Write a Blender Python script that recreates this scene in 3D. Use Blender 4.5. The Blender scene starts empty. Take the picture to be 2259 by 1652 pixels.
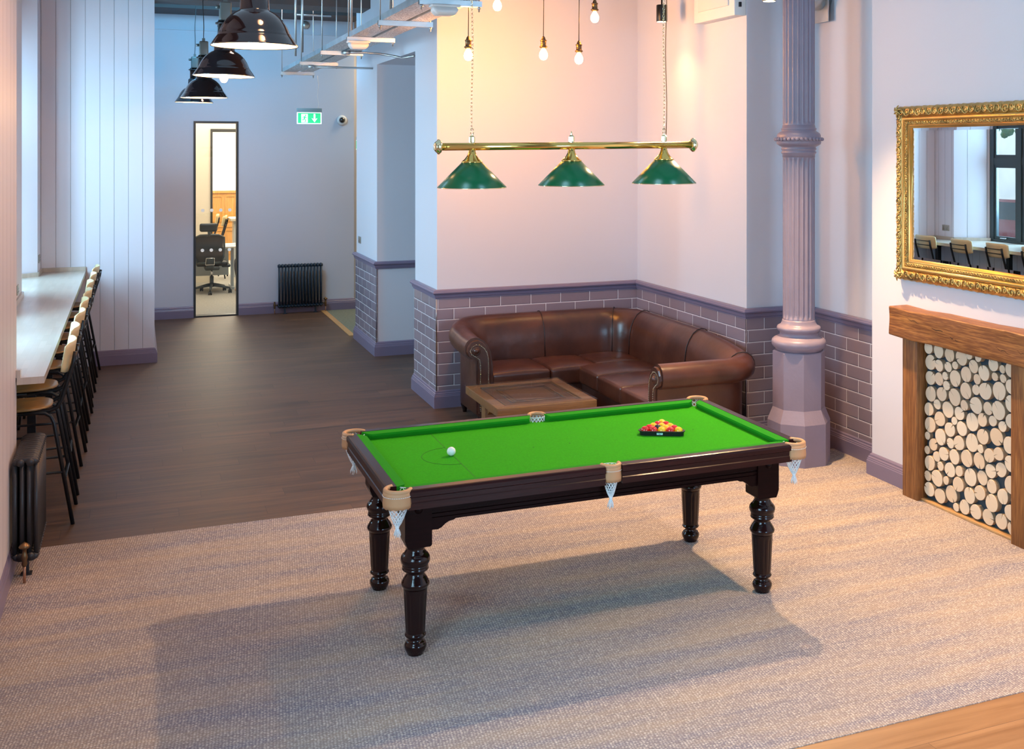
import bpy, math, random
from mathutils import Vector, Matrix
random.seed(7)
sc = bpy.context.scene
COL = sc.collection
PI = math.pi
R = math.radians

# ------------------------------------------------------------------ materials
def new_mat(name):
    m = bpy.data.materials.new(name); m.use_nodes = True
    nt = m.node_tree; b = nt.nodes['Principled BSDF']
    return m, nt, b
def N(nt, t, **kw):
    n = nt.nodes.new(t)
    for k, v in kw.items():
        if k.startswith('i_'): n.inputs[k[2:].replace('_', ' ')].default_value = v
        else: setattr(n, k, v)
    return n
def L(nt, a, b): nt.links.new(a, b)
def plain(name, col, rough=.5, metal=0., coat=0., emit=None, es=0., trans=0., ior=1.45, bump=0., bscale=60., var=0.):
    m, nt, b = new_mat(name)
    b.inputs['Base Color'].default_value = (*col, 1); b.inputs['Roughness'].default_value = rough
    b.inputs['Metallic'].default_value = metal; b.inputs['Coat Weight'].default_value = coat
    b.inputs['Coat Roughness'].default_value = .06
    if emit: b.inputs['Emission Color'].default_value = (*emit, 1); b.inputs['Emission Strength'].default_value = es
    if trans: b.inputs['Transmission Weight'].default_value = trans; b.inputs['IOR'].default_value = ior
    if bump or var:
        tc = N(nt, 'ShaderNodeTexCoord'); no = N(nt, 'ShaderNodeTexNoise'); no.inputs['Scale'].default_value = bscale
        no.inputs['Detail'].default_value = 5
        L(nt, tc.outputs['Object'], no.inputs['Vector'])
        if bump:
            bp = N(nt, 'ShaderNodeBump'); bp.inputs['Strength'].default_value = bump; bp.inputs['Distance'].default_value = .004
            L(nt, no.outputs['Fac'], bp.inputs['Height']); L(nt, bp.outputs['Normal'], b.inputs['Normal'])
        if var:
            cr = N(nt, 'ShaderNodeValToRGB')
            cr.color_ramp.elements[0].position = .3; cr.color_ramp.elements[1].position = .7
            cr.color_ramp.elements[0].color = (*[c*(1-var) for c in col], 1)
            cr.color_ramp.elements[1].color = (*[min(1, c*(1+var)) for c in col], 1)
            n2 = N(nt, 'ShaderNodeTexNoise'); n2.inputs['Scale'].default_value = bscale*.12; n2.inputs['Detail'].default_value = 4
            L(nt, tc.outputs['Object'], n2.inputs['Vector'])
            L(nt, n2.outputs['Fac'], cr.inputs['Fac']); L(nt, cr.outputs['Color'], b.inputs['Base Color'])
    return m

def wood(name, c1, c2, axis='X', scale=1., rough=.45, coat=0., contrast=.5, bump=.15):
    """grain running along axis (object space)"""
    m, nt, b = new_mat(name)
    tc = N(nt, 'ShaderNodeTexCoord'); mp = N(nt, 'ShaderNodeMapping')
    s = {'X': (.6, 9, 9), 'Y': (9, .6, 9), 'Z': (9, 9, .6)}[axis]
    mp.inputs['Scale'].default_value = [v*scale for v in s]
    L(nt, tc.outputs['Object'], mp.inputs['Vector'])
    n1 = N(nt, 'ShaderNodeTexNoise'); n1.inputs['Scale'].default_value = 1.6; n1.inputs['Detail'].default_value = 6; n1.inputs['Distortion'].default_value = 1.6
    L(nt, mp.outputs['Vector'], n1.inputs['Vector'])
    ad = N(nt, 'ShaderNodeMath', operation='MULTIPLY'); ad.inputs[1].default_value = 9
    sn = N(nt, 'ShaderNodeMath', operation='SINE')
    L(nt, n1.outputs['Fac'], ad.inputs[0]); L(nt, ad.outputs[0], sn.inputs[0])
    n2 = N(nt, 'ShaderNodeTexNoise'); n2.inputs['Scale'].default_value = 12; n2.inputs['Detail'].default_value = 4
    L(nt, mp.outputs['Vector'], n2.inputs['Vector'])
    mx = N(nt, 'ShaderNodeMath', operation='MULTIPLY_ADD'); mx.inputs[1].default_value = .18; 
    L(nt, sn.outputs[0], mx.inputs[0]); L(nt, n2.outputs['Fac'], mx.inputs[2])
    cr = N(nt, 'ShaderNodeValToRGB'); e = cr.color_ramp.elements
    e[0].position = .5-contrast*.5; e[1].position = .5+contrast*.5
    e[0].color = (*c2, 1); e[1].color = (*c1, 1)
    L(nt, mx.outputs[0], cr.inputs['Fac']); L(nt, cr.outputs['Color'], b.inputs['Base Color'])
    b.inputs['Roughness'].default_value = rough; b.inputs['Coat Weight'].default_value = coat; b.inputs['Coat Roughness'].default_value = .08
    if bump:
        bp = N(nt, 'ShaderNodeBump'); bp.inputs['Strength'].default_value = bump; bp.inputs['Distance'].default_value = .002
        L(nt, mx.outputs[0], bp.inputs['Height']); L(nt, bp.outputs['Normal'], b.inputs['Normal'])
    return m

def planks(name, c1, c2, c3, length=1.25, width=.18, rough=.46):
    m, nt, b = new_mat(name)
    tc = N(nt, 'ShaderNodeTexCoord')
    br = N(nt, 'ShaderNodeTexBrick'); br.offset = 0
    for k, v in (('Scale', 1), ('Brick Width', length), ('Row Height', width), ('Mortar Size', .0012), ('Mortar Smooth', .1), ('Bias', 0)):
        br.inputs[k].default_value = v
    br.inputs['Color1'].default_value = (.0, .0, .0, 1); br.inputs['Color2'].default_value = (1, 1, 1, 1); br.inputs['Mortar'].default_value = (.5, .5, .5, 1)
    # per-plank offset of the grain
    sp = N(nt, 'ShaderNodeSeparateXYZ'); L(nt, tc.outputs['Object'], sp.inputs[0])
    fl = N(nt, 'ShaderNodeMath', operation='DIVIDE'); fl.inputs[1].default_value = width; L(nt, sp.outputs['Y'], fl.inputs[0])
    fr = N(nt, 'ShaderNodeMath', operation='FLOOR'); L(nt, fl.outputs[0], fr.inputs[0])
    sx = N(nt, 'ShaderNodeMath', operation='MULTIPLY_ADD'); sx.inputs[1].default_value = 7.31; L(nt, fr.outputs[0], sx.inputs[0]); L(nt, sp.outputs['X'], sx.inputs[2])
    bs = N(nt, 'ShaderNodeMath', operation='MULTIPLY_ADD'); bs.inputs[1].default_value = .437*length; L(nt, fr.outputs[0], bs.inputs[0]); L(nt, sp.outputs['X'], bs.inputs[2])
    bc_ = N(nt, 'ShaderNodeCombineXYZ'); L(nt, bs.outputs[0], bc_.inputs['X']); L(nt, sp.outputs['Y'], bc_.inputs['Y']); L(nt, bc_.outputs[0], br.inputs['Vector'])
    cb = N(nt, 'ShaderNodeCombineXYZ'); L(nt, sx.outputs[0], cb.inputs['X']); L(nt, sp.outputs['Y'], cb.inputs['Y']); L(nt, br.outputs['Color'], cb.inputs['Z'])
    mp = N(nt, 'ShaderNodeMapping'); mp.inputs['Scale'].default_value = (.9, 14, 3); L(nt, cb.outputs[0], mp.inputs['Vector'])
    n1 = N(nt, 'ShaderNodeTexNoise'); n1.inputs['Scale'].default_value = 1.3; n1.inputs['Detail'].default_value = 8; n1.inputs['Distortion'].default_value = 1.0; n1.inputs['Roughness'].default_value = .62
    L(nt, mp.outputs['Vector'], n1.inputs['Vector'])
    cr = N(nt, 'ShaderNodeValToRGB'); e = cr.color_ramp.elements
    e[0].position = .3; e[0].color = (*c2, 1); e[1].position = .66; e[1].color = (*c1, 1)
    L(nt, n1.outputs['Fac'], cr.inputs['Fac'])
    mx = N(nt, 'ShaderNodeMix', data_type='RGBA', blend_type='MULTIPLY'); mx.inputs[0].default_value = .22
    L(nt, cr.outputs['Color'], mx.inputs[6]); L(nt, br.outputs['Color'], mx.inputs[7])
    m2 = N(nt, 'ShaderNodeMix', data_type='RGBA'); m2.inputs[7].default_value = (*c3, 1)
    L(nt, mx.outputs[2], m2.inputs[6]); L(nt, br.outputs['Fac'], m2.inputs[0])
    L(nt, m2.outputs[2], b.inputs['Base Color'])
    rr = N(nt, 'ShaderNodeMapRange'); rr.inputs['To Min'].default_value = rough-.06; rr.inputs['To Max'].default_value = rough+.14
    L(nt, n1.outputs['Fac'], rr.inputs['Value']); L(nt, rr.outputs[0], b.inputs['Roughness'])
    bp = N(nt, 'ShaderNodeBump'); bp.inputs['Strength'].default_value = .12; bp.inputs['Distance'].default_value = .002
    L(nt, n1.outputs['Fac'], bp.inputs['Height']); L(nt, bp.outputs['Normal'], b.inputs['Normal'])
    return m

def carpet_mat():
    m, nt, b = new_mat('carpet_weave')
    tc = N(nt, 'ShaderNodeTexCoord')
    # broad woven streaks that run across the room
    mp = N(nt, 'ShaderNodeMapping'); mp.inputs['Scale'].default_value = (.8, 5.5, 1); L(nt, tc.outputs['Object'], mp.inputs['Vector'])
    n1 = N(nt, 'ShaderNodeTexNoise'); n1.inputs['Scale'].default_value = 1.; n1.inputs['Detail'].default_value = 5; n1.inputs['Roughness'].default_value = .6
    L(nt, mp.outputs['Vector'], n1.inputs['Vector'])
    base = N(nt, 'ShaderNodeValToRGB'); e = base.color_ramp.elements
    e[0].position = .36; e[0].color = (.215, .195, .235, 1); e[1].position = .64; e[1].color = (.385, .295, .235, 1)
    L(nt, n1.outputs['Fac'], base.inputs['Fac'])
    # fleck loops
    m2 = N(nt, 'ShaderNodeMapping'); m2.inputs['Scale'].default_value = (75, 120, 1); m2.inputs['Rotation'].default_value = (0, 0, R(4)); L(nt, tc.outputs['Object'], m2.inputs['Vector'])
    vo = N(nt, 'ShaderNodeTexVoronoi'); vo.inputs['Scale'].default_value = 1.; vo.inputs['Randomness'].default_value = .42
    L(nt, m2.outputs['Vector'], vo.inputs['Vector'])
    fr = N(nt, 'ShaderNodeValToRGB'); e = fr.color_ramp.elements
    e[0].position = .15; e[0].color = (1, 1, 1, 1); e[1].position = .55; e[1].color = (0, 0, 0, 1)
    L(nt, vo.outputs['Distance'], fr.inputs['Fac'])
    sh = N(nt, 'ShaderNodeSeparateColor'); L(nt, vo.outputs['Color'], sh.inputs[0])
    ml = N(nt, 'ShaderNodeMath', operation='MULTIPLY'); ms_ = N(nt, 'ShaderNodeMath', operation='MULTIPLY_ADD'); ms_.inputs[1].default_value = .6; ms_.inputs[2].default_value = .35; L(nt, sh.outputs[0], ms_.inputs[0]); L(nt, fr.outputs['Color'], ml.inputs[0]); L(nt, ms_.outputs[0], ml.inputs[1])
    m3 = N(nt, 'ShaderNodeMix', data_type='RGBA'); m3.inputs[7].default_value = (.80, .71, .63, 1)
    L(nt, ml.outputs[0], m3.inputs[0]); L(nt, base.outputs['Color'], m3.inputs[6])
    # sewn seams between the planks
    br = N(nt, 'ShaderNodeTexBrick'); br.offset = .5
    for k, v in (('Scale', 1), ('Brick Width', 60.0), ('Row Height', .25), ('Mortar Size', .0015), ('Mortar Smooth', .3)): br.inputs[k].default_value = v
    L(nt, tc.outputs['Object'], br.inputs['Vector'])
    m4 = N(nt, 'ShaderNodeMix', data_type='RGBA', blend_type='MULTIPLY'); m4.inputs[7].default_value = (.72, .72, .72, 1)
    L(nt, br.outputs['Fac'], m4.inputs[0]); L(nt, m3.outputs[2], m4.inputs[6])
    L(nt, m4.outputs[2], b.inputs['Base Color'])
    b.inputs['Roughness'].default_value = .95
    b.inputs['Specular IOR Level'].default_value = .1
    bp = N(nt, 'ShaderNodeBump'); bp.inputs['Strength'].default_value = .7; bp.inputs['Distance'].default_value = .004
    L(nt, fr.outputs['Color'], bp.inputs['Height']); L(nt, bp.outputs['Normal'], b.inputs['Normal'])
    return m

def tile_mat(name, axis, off):
    """running bond 300 x 100 glazed bricks; axis = horizontal object axis, off = joint position"""
    m, nt, b = new_mat(name)
    tc = N(nt, 'ShaderNodeTexCoord'); sp = N(nt, 'ShaderNodeSeparateXYZ'); L(nt, tc.outputs['Object'], sp.inputs[0])
    u = N(nt, 'ShaderNodeMath', operation='ADD'); u.inputs[1].default_value = -off + .1535 + 307*.307
    v = N(nt, 'ShaderNodeMath', operation='ADD'); v.inputs[1].default_value = -.923 + 103*20*.103
    L(nt, sp.outputs[axis], u.inputs[0]); L(nt, sp.outputs['Z'], v.inputs[0])
    cb = N(nt, 'ShaderNodeCombineXYZ'); L(nt, u.outputs[0], cb.inputs[0]); L(nt, v.outputs[0], cb.inputs[1])
    def brick(mort, smooth):
        br = N(nt, 'ShaderNodeTexBrick'); br.offset = .5
        for k, w in (('Scale', 1), ('Brick Width', .307), ('Row Height', .103), ('Mortar Size', mort), ('Mortar Smooth', smooth), ('Bias', 0)): br.inputs[k].default_value = w
        L(nt, cb.outputs[0], br.inputs['Vector']); return br
    br = brick(.0026, .1)
    br.inputs['Color1'].default_value = (.235, .185, .225, 1); br.inputs['Color2'].default_value = (.285, .225, .27, 1); br.inputs['Mortar'].default_value = (.80, .78, .82, 1)
    L(nt, br.outputs['Color'], b.inputs['Base Color'])
    b2 = brick(.011, .9)
    rr = N(nt, 'ShaderNodeMapRange'); rr.inputs['To Min'].default_value = .16; rr.inputs['To Max'].default_value = .6
    L(nt, br.outputs['Fac'], rr.inputs['Value']); L(nt, rr.outputs[0], b.inputs['Roughness'])
    bp = N(nt, 'ShaderNodeBump'); bp.invert = True; bp.inputs['Strength'].default_value = .55; bp.inputs['Distance'].default_value = .004
    L(nt, b2.outputs['Fac'], bp.inputs['Height']); L(nt, bp.outputs['Normal'], b.inputs['Normal'])
    return m

def board_mat(name, axis, off, pitch=.1475, col=(.66, .655, .73)):
    m, nt, b = new_mat(name)
    tc = N(nt, 'ShaderNodeTexCoord'); sp = N(nt, 'ShaderNodeSeparateXYZ'); L(nt, tc.outputs['Object'], sp.inputs[0])
    a = N(nt, 'ShaderNodeMath', operation='MULTIPLY_ADD'); a.inputs[1].default_value = 1/pitch; a.inputs[2].default_value = -off/pitch+200
    L(nt, sp.outputs[axis], a.inputs[0])
    f = N(nt, 'ShaderNodeMath', operation='FRACT'); L(nt, a.outputs[0], f.inputs[0])
    p = N(nt, 'ShaderNodeMath', operation='PINGPONG'); p.inputs[1].default_value = .5; L(nt, f.outputs[0], p.inputs[0])
    mr = N(nt, 'ShaderNodeMapRange'); mr.inputs['From Max'].default_value = .018; L(nt, p.outputs[0], mr.inputs['Value'])
    mx = N(nt, 'ShaderNodeMix', data_type='RGBA'); mx.inputs[6].default_value = (*[c*.35 for c in col], 1); mx.inputs[7].default_value = (*col, 1)
    L(nt, mr.outputs[0], mx.inputs[0]); L(nt, mx.outputs[2], b.inputs['Base Color'])
    bp = N(nt, 'ShaderNodeBump'); bp.inputs['Distance'].default_value = .006; bp.inputs['Strength'].default_value = .8
    L(nt, mr.outputs[0], bp.inputs['Height']); L(nt, bp.outputs['Normal'], b.inputs['Normal'])
    b.inputs['Roughness'].default_value = .42
    return m

def leather(name, c1, c2, rough=.28):
    m, nt, b = new_mat(name)
    tc = N(nt, 'ShaderNodeTexCoord'); n1 = N(nt, 'ShaderNodeTexNoise'); n1.inputs['Scale'].default_value = 3.5; n1.inputs['Detail'].default_value = 6
    L(nt, tc.outputs['Object'], n1.inputs['Vector'])
    cr = N(nt, 'ShaderNodeValToRGB'); e = cr.color_ramp.elements; e[0].position = .35; e[1].position = .7
    e[0].color = (*c1, 1); e[1].color = (*c2, 1); L(nt, n1.outputs['Fac'], cr.inputs['Fac']); L(nt, cr.outputs['Color'], b.inputs['Base Color'])
    b.inputs['Roughness'].default_value = rough; b.inputs['Coat Weight'].default_value = .15; b.inputs['Coat Roughness'].default_value = .2
    n2 = N(nt, 'ShaderNodeTexVoronoi'); n2.inputs['Scale'].default_value = 220; L(nt, tc.outputs['Object'], n2.inputs['Vector'])
    n3 = N(nt, 'ShaderNodeTexNoise'); n3.inputs['Scale'].default_value = 9; n3.inputs['Detail'].default_value = 4; L(nt, tc.outputs['Object'], n3.inputs['Vector'])
    bp = N(nt, 'ShaderNodeBump'); bp.inputs['Strength'].default_value = .12; bp.inputs['Distance'].default_value = .001
    L(nt, n2.outputs['Distance'], bp.inputs['Height'])
    b3 = N(nt, 'ShaderNodeBump'); b3.inputs['Strength'].default_value = .25; b3.inputs['Distance'].default_value = .012
    L(nt, n3.outputs['Fac'], b3.inputs['Height']); L(nt, bp.outputs['Normal'], b3.inputs['Normal']); L(nt, b3.outputs['Normal'], b.inputs['Normal'])
    return m

def log_mat(name, c1, c2):
    m, nt, b = new_mat(name)
    tc = N(nt, 'ShaderNodeTexCoord'); oi = N(nt, 'ShaderNodeObjectInfo')
    sp = N(nt, 'ShaderNodeSeparateXYZ'); L(nt, tc.outputs['Object'], sp.inputs[0])
    cb = N(nt, 'ShaderNodeCombineXYZ'); L(nt, sp.outputs['Y'], cb.inputs[0]); L(nt, sp.outputs['Z'], cb.inputs[1])
    ln = N(nt, 'ShaderNodeVectorMath', operation='LENGTH'); L(nt, cb.outputs[0], ln.inputs[0])
    no = N(nt, 'ShaderNodeTexNoise'); no.inputs['Scale'].default_value = 40; L(nt, tc.outputs['Object'], no.inputs['Vector'])
    ad = N(nt, 'ShaderNodeMath', operation='MULTIPLY_ADD'); ad.inputs[1].default_value = .012; L(nt, no.outputs['Fac'], ad.inputs[0]); L(nt, ln.outputs['Value'], ad.inputs[2])
    mu = N(nt, 'ShaderNodeMath', operation='MULTIPLY'); mu.inputs[1].default_value = 1100; L(nt, ad.outputs[0], mu.inputs[0])
    sn = N(nt, 'ShaderNodeMath', operation='SINE'); L(nt, mu.outputs[0], sn.inputs[0])
    mr = N(nt, 'ShaderNodeMapRange'); mr.inputs['From Min'].default_value = -1; mr.inputs['To Min'].default_value = 0; mr.inputs['To Max'].default_value = .25; L(nt, sn.outputs[0], mr.inputs['Value'])
    rn = N(nt, 'ShaderNodeMath', operation='MULTIPLY_ADD'); rn.inputs[1].default_value = .6; L(nt, oi.outputs['Random'], rn.inputs[0]); L(nt, mr.outputs[0], rn.inputs[2])
    cr = N(nt, 'ShaderNodeValToRGB'); e = cr.color_ramp.elements; e[0].color = (*c1, 1); e[1].color = (*c2, 1)
    L(nt, rn.outputs[0], cr.inputs['Fac']); L(nt, cr.outputs['Color'], b.inputs['Base Color']); b.inputs['Roughness'].default_value = .7
    return m

M = {}
M['wall'] = plain('painted_wall', (.66, .65, .71), .6, bump=.05, bscale=90)
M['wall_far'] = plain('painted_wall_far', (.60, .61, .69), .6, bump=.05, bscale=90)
M['ceiling'] = plain('ceiling_paint', (.06, .05, .05), .8)
M['beam'] = plain('beam_paint', (.085, .07, .07), .7)
M['trim'] = plain('mauve_gloss_paint', (.20, .165, .25), .32, bump=.03, bscale=30)
M['column'] = plain('mauve_iron_paint', (.27, .215, .27), .34, bump=.25, bscale=45, var=.06)
M['carpet'] = carpet_mat()
M['floor'] = planks('dark_plank_floor', (.155, .084, .053), (.040, .023, .017), (.02, .014, .012))
M['floor_light'] = planks('oak_plank_floor', (.40, .205, .088), (.26, .12, .045), (.12, .06, .03), 1.4, .19, .35)
M['mahogany'] = wood('mahogany', (.017, .003, .003), (.006, .0015, .0015), 'X', 1., .3, .0, .8, .03)
M['mahogany_v'] = wood('mahogany_turned', (.022, .0035, .003), (.007, .0015, .0015), 'Z', 1., .14, .35, .8, .03)
M['rail'] = wood('mahogany_rail', (.040, .007, .006), (.015, .003, .003), 'X', 1., .28, .12, .8, .03)
for k_ in ('mahogany', 'mahogany_v', 'rail'): M[k_].node_tree.nodes['Principled BSDF'].inputs['Specular IOR Level'].default_value = {'mahogany': .1, 'rail': .22, 'mahogany_v': .25}[k_]
M['cloth'] = plain('green_baize', (.028, .31, .006), .95, bump=.15, bscale=900, var=.10)
M['cloth_c'] = plain('green_cushion_cloth', (.016, .25, .010), .9, bump=.1, bscale=900)
for k_ in ('cloth', 'cloth_c'): M[k_].node_tree.nodes['Principled BSDF'].inputs['Specular IOR Level'].default_value = .12
M['line'] = plain('marking_line', (.02, .10, .01), .9)
M['tan'] = plain('tan_leather', (.52, .27, .13), .5, bump=.1, bscale=80)
M['white_cord'] = plain('white_cord', (.85, .88, .9), .8)
M['brass'] = plain('polished_brass', (.85, .56, .16), .12, 1.)
M['brass_pale'] = plain('pale_brass', (.86, .74, .45), .15, 1.)
M['gold'] = plain('gilt_frame', (.58, .38, .13), .34, .85, bump=.6, bscale=120, var=.35)
M['gold_s'] = plain('gilt_smooth', (.72, .40, .12), .3, .8, var=.15, bscale=40)
M['green_shade'] = plain('green_enamel', (.0, .115, .038), .28, 0, .0)
M['black'] = plain('black_metal', (.012, .012, .014), .35, .3)
M['blackgloss'] = plain('black_enamel', (.012, .008, .010), .1, 0, .8)
M['shade_in'] = plain('white_shade_lining', (.9, .82, .7), .5, emit=(1., .72, .42), es=1.5)
M['bulb'] = plain('glowing_bulb', (1, .9, .7), .4, emit=(1., .62, .22), es=22)
M['steel'] = plain('galvanised_steel', (.55, .57, .58), .35, .8, var=.12, bscale=60)
M['chrome'] = plain('bright_steel', (.8, .82, .84), .12, 1.)
M['white'] = plain('white_plastic', (.8, .8, .8), .35)
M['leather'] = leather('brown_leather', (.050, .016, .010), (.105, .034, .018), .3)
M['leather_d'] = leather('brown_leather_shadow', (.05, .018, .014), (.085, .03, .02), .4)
M['seam'] = plain('dark_piping', (.03, .012, .01), .35)
M['nail'] = plain('brass_nail', (.7, .6, .42), .2, 1.)
M['oak'] = wood('oak_mantel', (.44, .19, .050), (.15, .050, .012), 'Y', 1.3, .5, 0, .5)
M['oak_v'] = wood('oak_post', (.40, .17, .045), (.17, .060, .016), 'Z', 1.1, .5, 0, .55)
M['oak_tab'] = wood('oak_table', (.33, .16, .055), (.19, .085, .03), 'X', 1.4, .35, .2, .6)
M['carve'] = wood('carved_panel_wood', (.21, .095, .045), (.09, .04, .022), 'X', 1.6, .35, .2, .6)
M['worktop'] = None
M['ply'] = plain('pale_ply', (.74, .60, .33), .4, var=.06, bscale=30)
M['ply_seat'] = wood('ply_seat', (.42, .235, .085), (.30, .155, .05), 'X', 2, .4, .2, .6, .05)
M['radiator'] = plain('dark_grey_radiator', (.028, .026, .028), .42)
M['radiator_b'] = plain('blue_black_radiator', (.012, .028, .05), .38)
M['antique'] = plain('antique_brass', (.20, .12, .06), .35, .9)
M['copper'] = plain('copper_pipe', (.45, .22, .13), .4, .6)
def glass_mat(name, tint=(1, 1, 1), gain=1.):
    m, nt, b = new_mat(name); nt.nodes.remove(b); out = nt.nodes['Material Output']
    tr_ = N(nt, 'ShaderNodeBsdfTransparent'); tr_.inputs[0].default_value = (*tint, 1)
    gl_ = N(nt, 'ShaderNodeBsdfGlossy'); gl_.inputs['Roughness'].default_value = .01
    lw = N(nt, 'ShaderNodeLayerWeight'); lw.inputs[0].default_value = .5; fp = N(nt, 'ShaderNodeMath', operation='POWER'); fp.inputs[1].default_value = 5; L(nt, lw.outputs['Facing'], fp.inputs[0]); fz = N(nt, 'ShaderNodeMath', operation='MULTIPLY_ADD'); fz.inputs[1].default_value = .9; fz.inputs[2].default_value = .045; L(nt, fp.outputs[0], fz.inputs[0])
    mu_ = N(nt, 'ShaderNodeMath', operation='MULTIPLY'); mu_.inputs[1].default_value = gain; L(nt, fz.outputs[0], mu_.inputs[0])
    mx_ = N(nt, 'ShaderNodeMixShader'); L(nt, mu_.outputs[0], mx_.inputs[0]); L(nt, tr_.outputs[0], mx_.inputs[1]); L(nt, gl_.outputs[0], mx_.inputs[2])
    L(nt, mx_.outputs[0], out.inputs['Surface']); return m
M['glass'] = glass_mat('clear_glass')
M['glass_top'] = glass_mat('table_glass', (.95, .98, .96), .55)
M['frame_dark'] = plain('dark_window_frame', (.035, .055, .065), .35)
M['frame_black'] = plain('black_door_frame', (.02, .02, .022), .4)
M['mirror'] = plain('silvered_glass', (.93, .95, .95), .0, 1.)
M['backing'] = plain('dark_backing', (.03, .05, .07), .7)
M['log'] = log_mat('log_end_grain', (.80, .68, .52), (.66, .47, .30))
M['log_side'] = plain('log_side', (.42, .29, .18), .8)
M['red'] = plain('red_ball', (.62, .004, .003), .06, 0, 1.)
M['yellow'] = plain('yellow_ball', (.92, .52, .0), .06, 0, 1.)
M['blackball'] = plain('black_ball', (.01, .008, .008), .06, 0, 1.)
M['cue'] = plain('ivory_ball', (.88, .86, .78), .08, 0, 1.)
M['blacklabel'] = plain('pale_label', (.55, .78, .76), .5)
M['ink'] = plain('dark_ink', (.05, .12, .12), .6)
M['grey_carpet'] = plain('grey_office_carpet', (.36, .35, .32), .95, bump=.3, bscale=300, var=.15)
M['mat_tile'] = plain('entrance_carpet_tile', (.17, .19, .15), .95, bump=.3, bscale=300, var=.2)
M['cream'] = plain('cream_wall', (.72, .66, .55), .7)
M['bright'] = plain('self_lit_white_wall', (.85, .84, .80), .7, emit=(1, .98, .9), es=.6)  # emission built into the wall, in place of a bright window
M['panelling'] = wood('golden_panelling', (.62, .34, .10), (.42, .2, .05), 'Z', 1., .4, .2)
M['exit_green'] = plain('exit_green', (.02, .45, .16), .5, emit=(.03, .75, .30), es=.9)
M['exit_white'] = plain('exit_white', (.9, 1, .95), .5, emit=(.8, 1, .9), es=1.6)
M['exit_body'] = plain('exit_housing', (.25, .34, .36), .4)
M['office_black'] = plain('black_mesh_fabric', (.02, .026, .03), .6)
M['office_grey'] = plain('dark_plastic', (.045, .06, .065), .4)
M['desk'] = plain('pale_desk', (.72, .66, .55), .4)
M['desk_leg'] = plain('grey_desk_leg', (.45, .50, .52), .4)
M['paper'] = plain('paper', (.82, .82, .80), .7)
M['redfolder'] = plain('red_folder', (.40, .03, .04), .5)
M['denim'] = plain('dark_trousers', (.05, .055, .075), .9, bump=.1, bscale=200)
M['skin'] = plain('skin', (.55, .33, .24), .5)
M['hair'] = plain('dark_hair', (.03, .02, .015), .6)
M['shirt'] = plain('grey_shirt', (.20, .22, .26), .9)
M['socket'] = plain('brushed_plate', (.36, .34, .30), .35, .6)
M['downlight_lens'] = plain('downlight_lens', (1, .9, .6), .4, emit=(1., .75, .35), es=9)
M['road'] = plain('asphalt', (.18, .18, .18), .9, bump=.2, bscale=40)
M['bark'] = plain('tree_bark', (.34, .36, .32), .9, bump=.8, bscale=12, var=.3)
M['leaf'] = plain('leaves', (.10, .20, .08), .8, bump=.8, bscale=10, var=.5)
M['car'] = plain('dark_red_car', (.20, .02, .03), .2, 0, 1.)
M['carglass'] = plain('car_glass', (.03, .05, .06), .08)
M['brick'] = plain('pale_render', (.8, .78, .74), .9, var=.1, bscale=10)
M['oakstrip'] = wood('oak_threshold', (.62, .38, .16), (.45, .25, .10), 'Y', 1, .45)

def worktop_mat():
    m, nt, b = new_mat('butcher_block_worktop')
    tc = N(nt, 'ShaderNodeTexCoord'); br = N(nt, 'ShaderNodeTexBrick'); br.offset = .37
    rt = N(nt, 'ShaderNodeMapping'); rt.inputs['Rotation'].default_value = (0, 0, R(90)); L(nt, tc.outputs['Object'], rt.inputs['Vector'])
    for k, v in (('Scale', 1), ('Brick Width', .28), ('Row Height', .04), ('Mortar Size', .0004), ('Bias', 0)): br.inputs[k].default_value = v
    br.inputs['Color1'].default_value = (.45, .39, .33, 1); br.inputs['Color2'].default_value = (.52, .455, .39, 1); br.inputs['Mortar'].default_value = (.40, .34, .28, 1)
    L(nt, rt.outputs['Vector'], br.inputs['Vector']); L(nt, br.outputs['Color'], b.inputs['Base Color'])
    b.inputs['Roughness'].default_value = .3; b.inputs['Coat Weight'].default_value = .4; b.inputs['Coat Roughness'].default_value = .25; return m
M['worktop'] = worktop_mat()

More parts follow.
